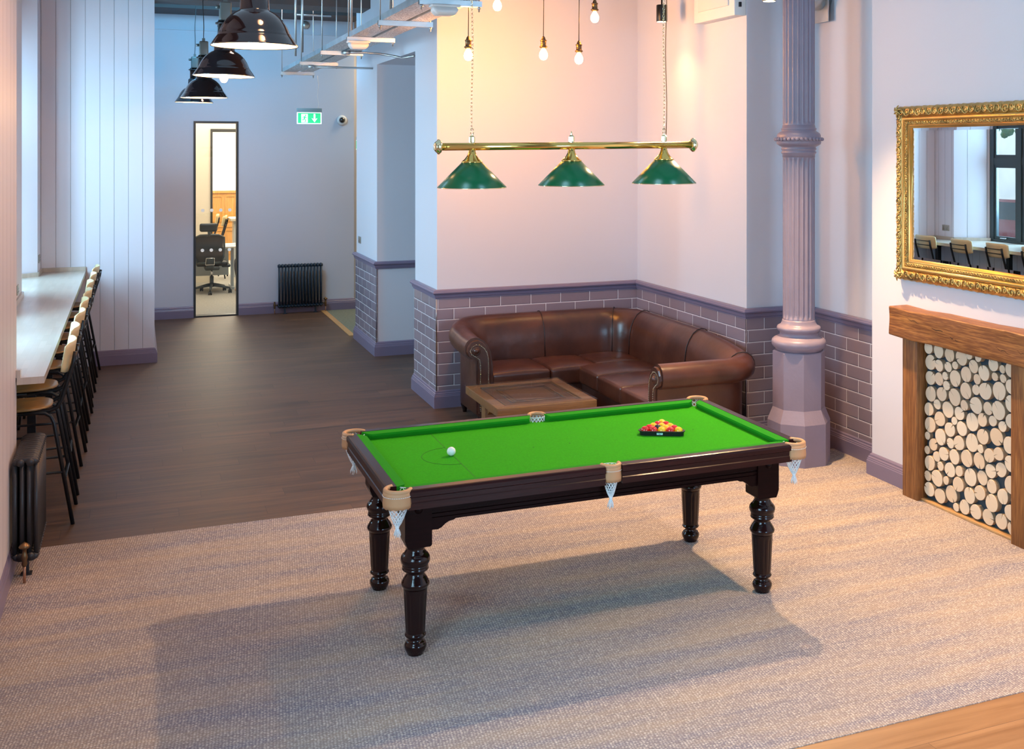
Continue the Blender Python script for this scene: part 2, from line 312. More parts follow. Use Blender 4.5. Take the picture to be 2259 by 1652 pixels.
# ------------------------------------------------------------------ mesh helper
class MB:
    def __init__(s): s.v = []; s.f = []; s.m = []; s.sm = []
    def add(s, vs, fs, mi=0, smooth=False):
        o = len(s.v); s.v += [tuple(p) for p in vs]
        for f in fs: s.f.append([o+i for i in f]); s.m.append(mi); s.sm.append(smooth)
        return s
    def box(s, a, b, mi=0):
        x0, x1 = sorted((a[0], b[0])); y0, y1 = sorted((a[1], b[1])); z0, z1 = sorted((a[2], b[2]))
        v = [(x0,y0,z0),(x1,y0,z0),(x1,y1,z0),(x0,y1,z0),(x0,y0,z1),(x1,y0,z1),(x1,y1,z1),(x0,y1,z1)]
        return s.add(v, [(0,3,2,1),(4,5,6,7),(0,1,5,4),(1,2,6,5),(2,3,7,6),(3,0,4,7)], mi)
    def bbox(s, a, b, r, mi=0, seg=2):
        """box with rounded edges"""
        return s.rbox(a, b, r, seg+2, mi)
    def rbox(s, a, b, r, n=4, mi=0, puff=0., fn=None):
        c = [(a[i]+b[i])/2 for i in range(3)]; h = [abs(a[i]-b[i])/2 for i in range(3)]
        r = min(r, *[x*.999 for x in h])
        key = {}; vs = []; fs = []
        # sample positions per axis : corner region finely, middle coarse
        def samp(hh):
            t = [-hh + r*(1-math.cos(k/n*PI/2)) for k in range(n)]  # near -h
            t = [-hh] + [-hh + r*k/n for k in range(1, n+1)]
            mid = [(-hh+r) + (2*hh-2*r)*k/6 for k in range(1, 6)] if puff or fn else []
            return t + mid + [-q for q in reversed(t)]
        S = [samp(x) for x in h]
        def vert(p):
            k = tuple(round(x, 6) for x in p)
            if k in key: return key[k]
            q = [max(-(h[i]-r), min(h[i]-r, p[i])) for i in range(3)]
            d = Vector([p[i]-q[i] for i in range(3)])
            if d.length > 1e-9: d = d.normalized()*r
            w = [q[i]+d[i] for i in range(3)]
            if puff:
                fx = max(0, 1-(p[0]/h[0])**2); fy = max(0, 1-(p[1]/h[1])**2)
                w[2] += puff*(fx*fy)**.6 * (1 if p[2] > 0 else 0)
            w = [w[i]+c[i] for i in range(3)]
            if fn: w = fn(w)
            key[k] = len(vs); vs.append(tuple(w)); return key[k]
        for ax in range(3):
            i, j = [(1, 2), (2, 0), (0, 1)][ax]
            for sg in (-1, 1):
                for ia in range(len(S[i])-1):
                    for ja in range(len(S[j])-1):
                        q = []
                        for (u, w) in ((ia, ja), (ia+1, ja), (ia+1, ja+1), (ia, ja+1)):
                            p = [0, 0, 0]; p[ax] = sg*h[ax]; p[i] = S[i][u]; p[j] = S[j][w]; q.append(vert(p))
                        if sg < 0: q.reverse()
                        if len(set(q)) >= 3:
                            qq = []
                            for t in q:
                                if t not in qq: qq.append(t)
                            fs.append(qq)
        return s.add(vs, fs, mi, True)
    def tube(s, pts, r, n=8, mi=0, closed=False, caps=True, smooth=True):
        pts = [Vector(p) for p in pts]; m = len(pts); rs = r if isinstance(r, (list, tuple)) else [r]*m
        T = []
        for i in range(m):
            a = pts[(i-1) % m] if (closed or i > 0) else pts[i]; b = pts[(i+1) % m] if (closed or i < m-1) else pts[i]
            t = (b-a); T.append(t.normalized() if t.length > 1e-9 else Vector((0, 0, 1)))
        up = Vector((0, 0, 1)) if abs(T[0].z) < .9 else Vector((1, 0, 0))
        u = T[0].cross(up).normalized(); vs = []
        for i in range(m):
            u = (u - T[i]*u.dot(T[i]));
            u = u.normalized() if u.length > 1e-6 else T[i].orthogonal().normalized()
            w = T[i].cross(u)
            for k in range(n):
                a = 2*PI*k/n; vs.append(pts[i] + (u*math.cos(a)+w*math.sin(a))*rs[i])
        fs = []
        for i in range(m if closed else m-1):
            j = (i+1) % m
            for k in range(n): fs.append((i*n+k, i*n+(k+1) % n, j*n+(k+1) % n, j*n+k))
        if caps and not closed: fs += [tuple(range(n-1, -1, -1)), tuple((m-1)*n+k for k in range(n))]
        return s.add(vs, fs, mi, smooth)
    def lathe(s, prof, c=(0, 0, 0), n=24, mi=0, axis='Z', smooth=True, rot=0., caps=True, flip=False):
        """prof: (r, h) from bottom to top"""
        vs = []; m = len(prof)
        for r, h in prof:
            for k in range(n):
                a = 2*PI*k/n+rot; x, y = r*math.cos(a), r*math.sin(a)
                p = {'Z': (x, y, h), 'X': (h, x, y), 'Y': (y, h, x)}[axis]
                vs.append((p[0]+c[0], p[1]+c[1], p[2]+c[2]))
        fs = []
        for i in range(m-1):
            for k in range(n): fs.append((i*n+k, i*n+(k+1) % n, (i+1)*n+(k+1) % n, (i+1)*n+k))
        if caps:
            if prof[0][0] > 1e-6: fs.append(tuple(range(n-1, -1, -1)))
            if prof[-1][0] > 1e-6: fs.append(tuple((m-1)*n+k for k in range(n)))
        if flip: fs = [tuple(reversed(f)) for f in fs]
        return s.add(vs, fs, mi, smooth)
    def sphere(s, c, r, n=16, m=10, mi=0, sc=(1, 1, 1)):
        pr = [(max(1e-5, math.sin(PI*i/m))*r, -math.cos(PI*i/m)*r) for i in range(m+1)]
        vs = []; 
        for rr, h in pr:
            for k in range(n):
                a = 2*PI*k/n; vs.append((c[0]+rr*math.cos(a)*sc[0], c[1]+rr*math.sin(a)*sc[1], c[2]+h*sc[2]))
        fs = [(i*n+k, i*n+(k+1) % n, (i+1)*n+(k+1) % n, (i+1)*n+k) for i in range(m) for k in range(n)]
        return s.add(vs, fs, mi, True)
    def prism(s, poly, z0, z1, mi=0, smooth=False, axis='Z', c=(0, 0, 0)):
        n = len(poly)
        def P(u, v, w):
            p = {'Z': (u, v, w), 'X': (w, u, v), 'Y': (v, w, u)}[axis]; return (p[0]+c[0], p[1]+c[1], p[2]+c[2])
        vs = [P(u, v, z0) for u, v in poly]+[P(u, v, z1) for u, v in poly]
        s.add(vs, [tuple(range(n-1, -1, -1)), tuple(range(n, 2*n))]+[(i, (i+1) % n, n+(i+1) % n, n+i) for i in range(n)], mi, smooth)
        return s
    def quad(s, a, b, c, d, mi=0): return s.add([a, b, c, d], [(0, 1, 2, 3)], mi)
    def sweep(s, path, prof, mi=0, smooth=False, closed=False):
        """prof (d, z): d = distance to the right of the path, mitred at the corners"""
        m = len(path); P = [Vector((p[0], p[1])) for p in path]; vs = []
        for i in range(m):
            dn = (P[(i+1) % m]-P[i]).normalized() if (closed or i < m-1) else (P[i]-P[i-1]).normalized()
            dp = (P[i]-P[(i-1) % m]).normalized() if (closed or i > 0) else dn
            n1 = Vector((dp.y, -dp.x)); n2 = Vector((dn.y, -dn.x)); b = (n1+n2)
            b = b.normalized() if b.length > 1e-6 else n1
            k = 1/max(.3, b.dot(n1))
            for d, z in prof: q = P[i]+b*d*k; vs.append((q.x, q.y, z))
        n = len(prof); fs = []
        for i in range(m if closed else m-1):
            j = (i+1) % m
            for k in range(n): fs.append((i*n+k, j*n+k, j*n+(k+1) % n, i*n+(k+1) % n))
        if not closed: fs += [tuple(range(n)), tuple((m-1)*n+k for k in range(n-1, -1, -1))]
        return s.add(vs, fs, mi, smooth)
    def build(s, name, mats, parent=None, kind=None, fixn=True, local=False, label=None):
        if not isinstance(mats, (list, tuple)): mats = [mats]
        off = Vector((0, 0, 0)); p = parent
        while p is not None: off += p.location; p = p.parent
        if local: off = Vector((0, 0, 0))
        base = Vector((0, 0, 0))
        if parent is None and kind != 'structure':
            xs = [q[0] for q in s.v]; ys = [q[1] for q in s.v]; zs = [q[2] for q in s.v]
            base = Vector(((min(xs)+max(xs))/2, (min(ys)+max(ys))/2, min(zs)))
        me = bpy.data.meshes.new(name)
        me.from_pydata([(q[0]-off.x-base.x, q[1]-off.y-base.y, q[2]-off.z-base.z) for q in s.v], [], s.f)
        for m_ in mats: me.materials.append(m_)
        for i, pl in enumerate(me.polygons): pl.material_index = s.m[i]; pl.use_smooth = s.sm[i]
        if fixn:
            import bmesh
            bm = bmesh.new(); bm.from_mesh(me); bmesh.ops.recalc_face_normals(bm, faces=bm.faces); bm.to_mesh(me); bm.free()
        o = bpy.data.objects.new(name, me); COL.objects.link(o); o.parent = parent; o.location = base
        if kind: o['kind'] = kind
        if label: o['label'] = label
        return o

def tag(o, label, cat, group=None):
    o['label'] = label; o['category'] = cat
    if group: o['group'] = group
    return o
def thing(name, loc, label, cat, group=None):
    o = bpy.data.objects.new(name, None); COL.objects.link(o); o.location = loc; o.empty_display_size = .1
    return tag(o, label, cat, group)
def kids(o): return [c for c in bpy.data.objects if c.parent is o]
def dup(root, loc, rotz=None, label=None, group=None, parent=None):
    r = root.copy(); COL.objects.link(r); r.location = loc
    if parent is not None: r.parent = parent
    if rotz is not None: r.rotation_euler = (0, 0, rotz)
    if label: r['label'] = label
    if group: r['group'] = group
    for ch in kids(root):
        c = ch.copy(); COL.objects.link(c); c.parent = r
        for g in kids(ch): d = g.copy(); COL.objects.link(d); d.parent = c
    return r
def wall(name, a, b, m, parent=None): return MB().box(a, b).build(name, m, parent, kind='structure')

# ------------------------------------------------------------------ room shell
CEIL = 4.7
MB().box((-.66, 7.43, -.1), (2.545, 16.72, 0)).box((2.545, 7.43, -.1), (5.3, 14.36, 0)).build('floor', M['floor'], kind='structure')
MB().box((-.70, 3.785, -.1), (5.4, 7.43, .006)).build('floor_carpet', M['carpet'], kind='structure')
MB().box((-.70, -3.0, -.1), (5.4, 3.785, .002)).build('floor_oak', M['floor_light'], kind='structure')
MB().box((2.62, 14.36, -.1), (5.3, 18.6, .003)).build('floor_entrance', M['mat_tile'], kind='structure')
MB().box((2.545, 14.30, -.09), (2.62, 16.72, .008)).build('trim_1', M['oakstrip'], kind='structure')
MB().box((-1.5, 7.35, -.1), (-.66, 13.42, 0)).build('floor_bay', M['floor'], kind='structure')
MB().box((-1.6, -3.1, CEIL), (5.6, 18.7, CEIL+.15)).build('ceiling', M['ceiling'], kind='structure')
MB().box((.19, 13.2, 4.11), (2.6, 13.7, CEIL)).build('ceiling_beam_near', M['beam'], kind='structure')
MB().box((.19, 15.95, 4.34), (3.05, 16.72, CEIL)).build('ceiling_beam_far', M['beam'], kind='structure')

# far wall with the glazed opening
wf = MB()
wf.box((.0, 16.72, 0), (.757, 16.85, CEIL)).box((1.372, 16.72, 0), (3.045, 16.85, CEIL)).box((.757, 16.72, 2.82), (1.372, 16.85, CEIL))
wf.build('wall_far', M['wall_far'], kind='structure')
# boarded block on the left, alcove for the counter
MB().box((-1.5, 13.42, 0), (.19, 16.85, CEIL)).build('wall_boarded', board_mat('boards_x', 'X', -.672), kind='structure')
# left side: near block, pier, reveals, window openings
MB().box((-1.5, -3.0, 0), (-.66, .3, CEIL)).box((-1.5, 3.3, 0), (-.66, 7.35, CEIL)).box((-1.5, .3, 0), (-.66, 3.3, .9)).box((-1.5, .3, 3.6), (-.66, 3.3, CEIL)).build('wall_left', board_mat('boards_left', 'Y', 7.2, .19, (.64, .60, .62)), kind='structure')
BY = board_mat('boards_y', 'Y', 12.9, .1475)
def pier(name, pts):
    mb = MB(); mb.prism(pts, 0, CEIL); return mb.build(name, BY, kind='structure')
pier('wall_left_pier', [(-.97, 11.28), (-1.42, 11.55), (-1.55, 11.55), (-1.55, 9.65), (-1.42, 9.65), (-.97, 9.9)])
pier('wall_left_far_pier', [(-.97, 13.42), (-1.55, 13.42), (-1.55, 12.72), (-1.42, 12.72), (-.97, 13.0)])
pier('wall_left_near_pier', [(-.97, 7.35), (-.97, 7.6), (-1.42, 7.9), (-1.55, 7.9), (-1.55, 7.35)])
for nm, y0, y1 in (('wall_left_apron_far', 11.28, 13.0), ('wall_left_apron_near', 7.6, 9.9)):
    MB().box((-1.55, y0, 0), (-.972, y1, 1.03)).box((-1.55, y0, 3.55), (-1.3, y1, CEIL)).build(nm, BY, kind='structure')

# right-hand side: piers, alcove, chimney breast
wall('wall_pier_near', (2.601, 10.04, 0), (3.2, 10.91, CEIL), M['wall'])
wall('wall_alcove_back', (3.2, 10.04, 0), (4.80, 10.2, CEIL), M['wall'])
wall('wall_alcove_side', (4.67, 7.90, 0), (5.4, 10.04, CEIL), M['wall'])
wall('wall_right', (5.237, 6.741, 0), (5.4, 7.90, CEIL), M['wall'])
wall('wall_chimney', (5.06, 4.30, 0), (5.4, 6.741, CEIL), M['wall'])
wall('wall_right_near', (5.237, -3.0, 0), (5.4, 4.30, CEIL), M['wall'])
wall('wall_pier_far', (2.601, 12.816, 0), (5.3, 14.113, CEIL), M['wall'])
wall('wall_pier_lintel', (2.601, 10.91, 3.41), (3.2, 12.816, CEIL), M['wall'])
wall('wall_niche', (4.9, 10.2, 0), (5.0, 12.816, CEIL), M['wall'])
wall('wall_entrance_side', (5.3, 14.1, 0), (5.4, 18.7, CEIL), M['cream'])
wall('wall_entrance_end', (3.045, 18.6, 0), (5.3, 18.7, CEIL), plain('warm_wall', (.75, .55, .30), .7))
wall('wall_entrance_left', (3.045, 16.85, 0), (3.10, 18.6, CEIL), M['wall'])
# back of the room, behind the camera, with a tall opening for the added fill lamp
wb = MB(); wb.box((-1.5, -3.1, 0), (3.2, -3.0, CEIL)).box((5.1, -3.1, 0), (5.4, -3.0, CEIL)).box((3.2, -3.1, 0), (5.1, -3.0, .9)).box((3.2, -3.1, 3.6), (5.1, -3.0, CEIL))
wb.build('wall_back', M['wall'], kind='structure')

# tiles
def tiles(name, a, b, axis, off):
    MB().box(a, b).build(name, tile_mat('glazed_brick_'+name, axis, off), kind='structure')
TZ0, TZ1 = .15, 1.03
tiles('trim_2', (2.589, 10.028, TZ0), (2.601, 10.91, TZ1), 'Y', 10.294)
tiles('trim_3', (2.601, 10.028, TZ0), (4.67, 10.04, TZ1), 'X', 2.913)
tiles('trim_4', (4.658, 7.888, TZ0), (4.67, 10.028, TZ1), 'Y', 9.905)
tiles('trim_5', (4.67, 7.888, TZ0), (5.237, 7.90, TZ1), 'X', 4.832)
tiles('trim_6', (5.225, 6.741, TZ0), (5.237, 7.888, TZ1), 'Y', 7.442)
tiles('trim_7', (2.589, 12.804, TZ0), (2.601, 14.113, TZ1), 'Y', 13.369)
# metal corner beads
for i, (x, y, z1) in enumerate(((2.589, 10.028, 1.03), (4.658, 7.888, 1.03), (2.589, 12.804, 1.03))):
    MB().box((x-.003, y-.003, .15), (x+.005, y+.005, z1)).build('trim_%d' % (8+i), M['chrome'], kind='structure')

dado = [(0, 1.018), (.012, 1.018), (.014, 1.03), (.020, 1.034), (.022, 1.045), (.026, 1.06), (.038, 1.068), (.042, 1.076), (.042, 1.084), (.036, 1.09), (.034, 1.098), (.022, 1.104), (0, 1.106)]
skirt = [(0, 0), (.030, 0), (.030, .108), (.026, .113), (.026, .120), (.022, .126), (.022, .134), (.014, .142), (.014, .152), (.008, .160), (0, .166)]
runA = [(3.2, 10.91), (2.595, 10.91), (2.595, 10.034), (4.664, 10.034), (4.664, 7.894), (5.231, 7.894), (5.231, 6.741)]
MB().sweep(runA, dado).build('trim_11', M['trim'], kind='structure')
MB().sweep(runA[:-1]+[(5.231, 6.735)], skirt).build('baseboard_alcove', M['trim'], kind='structure')
runB = [(3.2, 14.113), (2.595, 14.113), (2.595, 12.81), (4.9, 12.81)]
MB().sweep(runB, dado).build('trim_12', M['trim'], kind='structure')
MB().sweep(runB, skirt).build('baseboard_pier', M['trim'], kind='structure')
MB().sweep([(5.231, 6.741), (5.06, 6.741), (5.06, 6.27)], skirt).build('baseboard_chimney', M['trim'], kind='structure')
MB().sweep([(-.45, 13.42), (.19, 13.42), (.19, 16.72), (.757, 16.72)], skirt).build('baseboard_far', M['trim'], kind='structure')
MB().sweep([(1.372, 16.72), (3.045, 16.72), (3.045, 16.85)], skirt).build('baseboard_far_right', M['trim'], kind='structure')
MB().sweep([(-.66, -2.9), (-.66, 7.35)][::-1][::-1], [(d*.5, z) for d, z in skirt]).build('baseboard_left', M['trim'], kind='structure')
MB().box((.2, 16.70, 4.118), (3.04, 16.72, 4.126)).build('trim_13', M['wall'], kind='structure')

# glazed opening in the far wall
def make_glazed():
    mb = MB(); y0, y1 = 16.705, 16.86
    mb.box((.757, y0, 0), (.787, y1, 2.82)).box((1.345, y0, 0), (1.372, y1, 2.82)).box((.787, y0, 2.79), (1.345, y1, 2.82)).box((.787, y0, 0), (1.345, y1, .02))
    o = mb.build('door_1', M['frame_black'], kind='structure')
    g = MB().box((.787, 16.775, .02), (1.345, 16.783, 2.79)).build('pane', M['glass'], o)
    d = MB()
    for zz, xs in ((1.532, (.885, 1.008, 1.133, 1.257)), (.955, (.880, 1.002, 1.125, 1.25))):
        for x in xs: d.lathe([(.024, 16.770), (.024, 16.7735)], (x, 0, zz), 20, axis='Y', smooth=False)
    # lathe axis 'Y' maps (y, h, x)
    d.build('manifestation_dots', plain('frosted_dot', (.85, .85, .82), .6, emit=(1, .97, .9), es=.25), o)  # slight emission put into the dots so they show pale
make_glazed()

# bay windows
def make_window(nm, y0, y1, x=-1.46):
    mb = MB(); w = .075; z0, z1 = 1.03, 3.55; tr = 2.24
    mb.box((x, y0, z0), (x+.07, y0+w, z1)).box((x, y1-w, z0), (x+.07, y1, z1)).box((x, y0+w, z0), (x+.07, y1-w, z0+w)).box((x, y0+w, z1-w), (x+.07, y1-w, z1))
    mb.box((x+.002, y0+w-.01, tr-.05), (x+.066, y1-w+.01, tr+.05))
    n = 2 if y1-y0 < 1.4 else 3; st = (y1-y0)/n
    for k in range(1, n): mb.box((x-.002, y0+k*st-.04, z0+w-.01), (x+.074, y0+k*st+.04, z1-w+.01))
    for k in range(n):   # inner casements
        a, b = y0+k*st+(.04 if k else w), y0+(k+1)*st-(.04 if k < n-1 else w)
        for za, zb in ((z0+w, tr-.05), (tr+.05, z1-w)):
            mb.box((x+.01, a, za), (x+.055, a+.045, zb)).box((x+.01, b-.045, za), (x+.055, b, zb)).box((x+.01, a+.045, za), (x+.055, b-.045, za+.045)).box((x+.01, a+.045, zb-.045), (x+.055, b-.045, zb))
    o = mb.build(nm, M['frame_dark'], kind='structure')
    for k in range(n):
        a = y0+k*st+.04
        MB().box((x+.03, a+.02, z0+w), (x+.034, y0+(k+1)*st-.06, z1-w)).build('pane', M['glass'], o)
        MB().rbox((x+.075, a+.2, z0+w+.015), (x+.09, a+.32, z0+w+.03), .005).build('window_handle', M['chrome'], o)
    return o
make_window('window_1', 11.55, 12.72)
make_window('window_2', 7.9, 9.65)
make_window('window_4', .3, 3.3, -1.2)
# unseen window frame, added behind the camera for the cool fill lamp
mb = MB()
for a, b in (((3.2, -3.08, .9), (3.3, -3.02, 3.6)), ((5.0, -3.08, .9), (5.1, -3.02, 3.6)), ((3.3, -3.08, .9), (5.0, -3.02, 1.0)), ((3.3, -3.08, 3.5), (5.0, -3.02, 3.6)), ((4.1, -3.075, 1.0), (4.2, -3.025, 3.5))): mb.box(a, b)
mb.build('window_fill', M['frame_dark'], kind='structure')

# ------------------------------------------------------------------ things
# ---- pool table ----------------------------------------------------------
def arc(cx, cy, r, a0, a1, n):
    return [(cx+r*math.cos(R(a0+(a1-a0)*i/n)), cy+r*math.sin(R(a0+(a1-a0)*i/n))) for i in range(n+1)]
TX0, TX1, TY0, TY1 = 1.08, 3.345, 5.035, 6.235
CXm, CYm, ZT, ZB = (TX0+TX1)/2, (TY0+TY1)/2, .838, .80
pt = thing('pool_table', (CXm, CYm, 0), 'dark mahogany pool table with bright green cloth and six tan leather pockets', 'pool table')
W_, C_ = .052, .05            # wooden rail width, cushion width
corners = [(TX0+.05, TY0+.05, 225), (TX1-.05, TY0+.05, 315), (TX1-.05, TY1-.05, 45), (TX0+.05, TY1-.05, 135)]
mids = [(CXm, TY0+.035, 270), (CXm, TY1-.035, 90)]
def rail(a0, a1, fixed, axis, sg):
    """a0..a1 along axis; fixed = outer face; sg = outward direction"""
    prof = [(0, .745), (0, .775), (-.004, .779), (-.004, .80), (.004, .806), (.004, .826), (-.002, .836), (-.010, .8385), (-W_, .8385), (-W_, .745)]
    mb = MB(); vs = []; n = len(prof)
    for a in (a0, a1):
        for d, z in prof:
            p = fixed+sg*d; vs.append((a, p, z) if axis == 'X' else (p, a, z))
    mb.add(vs, [tuple(range(n)), tuple(range(2*n-1, n-1, -1))]+[(i, i+n, (i+1) % n+n, (i+1) % n) for i in range(n)])
    return mb.build('rail', M['rail'], pt)
def cushion(a0, a1, fixed, axis, sg, j0, j1):
    """nose runs a0+j0 .. a1-j1, rounded toward the pockets"""
    mb = MB(); rows = []
    outer = fixed; nose = fixed-sg*C_
    steps = [(0., 0.), (.35, .25), (.7, .6), (.9, .9), (1., 1.25)]
    prof = []
    P = [(a0+j0*.15*0+0, outer)]
    pts = []
    for t, e in steps: pts.append((a0+j0*e*.8, outer-sg*C_*t))
    for t, e in reversed(steps): pts.append((a1-j1*e*.8, outer-sg*C_*t))
    m = len(pts)
    def zt(p): 
        t = abs(p[1]-outer)/C_; return ZT-.001-.005*t*t
    vs = []
    for a, p in pts: vs.append((a, p, zt((a, p))))
    for a, p in pts:
        t = abs(p-outer)/C_; vs.append((a, p, zt((a, p))-.011*(1 if t > .05 else 0)))
    for a, p in pts:
        t = abs(p-outer)/C_; q = outer-sg*C_*min(t, .72); vs.append((a, q, ZB-.002))
    if axis == 'Y': vs = [(v[1], v[0], v[2]) for v in vs]
    f = [tuple(range(m)), tuple(range(3*m-1, 2*m-1, -1))]
    for L0 in (0, m):
        f += [(L0+i, L0+(i+1) % m, L0+m+(i+1) % m, L0+m+i) for i in range(m)]
    mb.add(vs, f)
    o = mb.build('cushion', M['cloth_c'], pt)
    return o
gx, gm = .088, .046
for (y, sg) in ((TY0, -1), (TY1, 1)):
    for a, b in ((TX0+gx, CXm-gm), (CXm+gm, TX1-gx)):
        rail(a, b, y, 'X', sg)
        j0 = .05 if a < CXm-.2 and a == TX0+gx else .022; j1 = .05 if b == TX1-gx else .022
        cushion(a, b, y-sg*W_, 'X', sg, j0, j1)
for (x, sg) in ((TX0, -1), (TX1, 1)):
    rail(TY0+gx, TY1-gx, x, 'Y', sg); cushion(TY0+gx, TY1-gx, x-sg*W_, 'Y', sg, .05, .05)
# bed with pocket cut-outs
poly = []
poly += arc(corners[0][0], corners[0][1], .047, 100, -10, 8)
poly += arc(mids[0][0], mids[0][1]+.005, .040, 180, 0, 8)
poly += arc(corners[1][0], corners[1][1], .047, 190, 80, 8)
poly += arc(corners[2][0], corners[2][1], .047, 280, 170, 8)
poly += arc(mids[1][0], mids[1][1]-.005, .040, 0, -180, 8)
poly += arc(corners[3][0], corners[3][1], .047, 10, -100, 8)
def clampp(p): return (min(max(p[0], TX0+.05), TX1-.05), min(max(p[1], TY0+.05), TY1-.05))
poly = [clampp(p) for p in poly]
MB().prism(poly, .765, ZB).build('playing_bed', M['cloth'], pt)
ln = MB(); lx = 1.552
ln.box((lx-.0012, TY0+W_+C_, ZB), (lx+.0012, TY1-W_-C_, ZB+.0006))
ln.tube([(p[0], p[1], ZB+.0003) for p in arc(lx, CYm+.02, .165, 90, 270, 40)], .0012, 4)
ln.build('baulk_line', M['line'], pt)
for x in (2.0, 2.2125, 2.98): MB().lathe([(.004, ZB+.0002), (.004, ZB+.0009)], (x, CYm+.01, 0), 10).build('table_spot', M['line'], pt)
# apron, brackets
ap = MB()
for y, sg in ((TY0+.10, -1), (TY1-.10, 1)):
    prof = [(-.03, .648), (.0, .648), (.0, .662), (-.006, .664), (-.006, .672), (.0, .674), (.0, .682), (-.006, .684), (-.006, .69), (.002, .693), (.002, .745), (-.03, .745)]
    vs = [(x, y+sg*d, z) for x in (TX0+.12, TX1-.12) for d, z in prof]; n = len(prof)
    ap.add(vs, [tuple(range(n)), tuple(range(2*n-1, n-1, -1))]+[(i, i+n, (i+1) % n+n, (i+1) % n) for i in range(n)])
for x, sg in ((TX0+.10, -1), (TX1-.10, 1)):
    prof = [(-.03, .648), (.0, .648), (.0, .662), (-.006, .664), (-.006, .672), (.0, .674), (.0, .682), (-.006, .684), (-.006, .69), (.002, .693), (.002, .745), (-.03, .745)]
    vs = [(x+sg*d, y, z) for y in (TY0+.12, TY1-.12) for d, z in prof]; n = len(prof)
    ap.add(vs, [tuple(range(n)), tuple(range(2*n-1, n-1, -1))]+[(i, i+n, (i+1) % n+n, (i+1) % n) for i in range(n)])
ap.build('apron', M['mahogany'], pt)
LEG = [(TX0+.158, TY0+.155), (TX1-.179, TY0+.155), (TX1-.179, TY1-.205), (TX0+.158, TY1-.205)]
for i, (lx_, ly_) in enumerate(LEG):
    sx = 1 if i in (0, 3) else -1; sy = 1 if i < 2 else -1
    fy = (TY0+.102) if i < 2 else (TY1-.102)
    br = MB()
    def scroll(u0, w, t):   # wavy bracket outline in (along, z)
        return [(u0, .655), (u0+t*w, .655), (u0+t*w*.92, .648), (u0+t*w*.80, .640), (u0+t*w*.66, .638), (u0+t*w*.52, .628), (u0+t*w*.38, .612), (u0+t*w*.24, .604), (u0+t*w*.08, .606), (u0, .604)]
    pl = scroll(lx_+sx*.064, .135, sx)
    vs = [(u, fy, z) for u, z in pl]+[(u, fy+sy*.028, z) for u, z in pl]; n = len(pl)
    br.add(vs, [tuple(range(n)), tuple(range(2*n-1, n-1, -1))]+[(k, k+n, (k+1) % n+n, (k+1) % n) for k in range(n)])
    br.build('corner_bracket', M['mahogany'], pt)
    lg = MB(); b = .0655; ch = .022
    pl = [(-b*sx, .745), (b*sx, .745), (b*sx, .540), (b*sx-.008*sx, .532), (-b*sx+ch*.7*sx, .532), (-b*sx+.008*sx, .548), (-b*sx, .572)]
    vs = [(lx_+u, ly_-b, z) for u, z in pl]+[(lx_+u, ly_+b, z) for u, z in pl]; n = len(pl)
    lg.add(vs, [tuple(range(n)), tuple(range(2*n-1, n-1, -1))]+[(k, k+n, (k+1) % n+n, (k+1) % n) for k in range(n)])
    prof = [(.036, 0), (.038, .006), (.046, .022), (.050, .030), (.0535, .042), (.053, .052), (.049, .060), (.046, .062), (.046, .066), (.042, .068), (.037, .072), (.034, .080), (.036, .088), (.048, .092), (.052, .098), (.050, .104), (.047, .106),
            (.047, .112)]
    prof2 = [(.0575, .322), (.058, .330), (.066, .336), (.0685, .345), (.066, .354), (.062, .358), (.061, .364), (.056, .368), (.055, .374), (.050, .378), (.048, .385), (.043, .392), (.043, .402), (.058, .408), (.064, .414), (.064, .420), (.060, .423), (.063, .428), (.062, .433), (.060, .436),
             (.068, .446), (.0715, .460), (.069, .474), (.060, .486), (.052, .491), (.052, .496), (.047, .500), (.046, .507), (.042, .513), (.046, .522), (.052, .533)]
    lg.lathe(prof, (lx_, ly_, 0), 40, 1); lg.lathe(prof2, (lx_, ly_, 0), 40, 1)
    # fluted taper
    fl = []
    for k in range(25):
        t = k/24; z = .112+(.322-.112)*t; r = .047+(.0575-.047)*t
        dpt = .0028 if .12 < t < .88 else (.0014 if .06 < t < .94 else 0)
        ring = []
        for a in range(96):
            an = 2*PI*a/96; g = (an/(2*PI)*12) % 1; dd = dpt*(1 if abs(g-.5) < .13 else 0)
            ring.append((lx_+(r-dd)*math.cos(an), ly_+(r-dd)*math.sin(an), z))
        fl += ring
    lg.add(fl, [(k*96+a, k*96+(a+1) % 96, (k+1)*96+(a+1) % 96, (k+1)*96+a) for k in range(24) for a in range(96)], 1, smooth=True)
    lo = lg.build('leg', [M['mahogany'], M['mahogany_v']], pt)
    bc = MB(); fyb = ly_-b if i < 2 else ly_+b; s_ = -1 if i < 2 else 1
    pr = [(.0185, 0), (.0185, .004), (.016, .006), (.014, .010), (.008, .0135), (.001, .0145)]
    if i < 2: bc.lathe([(r, fyb-h) for r, h in pr], (lx_, 0, .714), 20, axis='Y')
    else: bc.lathe([(r, fyb+h) for r, h in pr], (lx_, 0, .714), 20, axis='Y')
    bc.build('bolt_cover', M['mahogany'], lo)
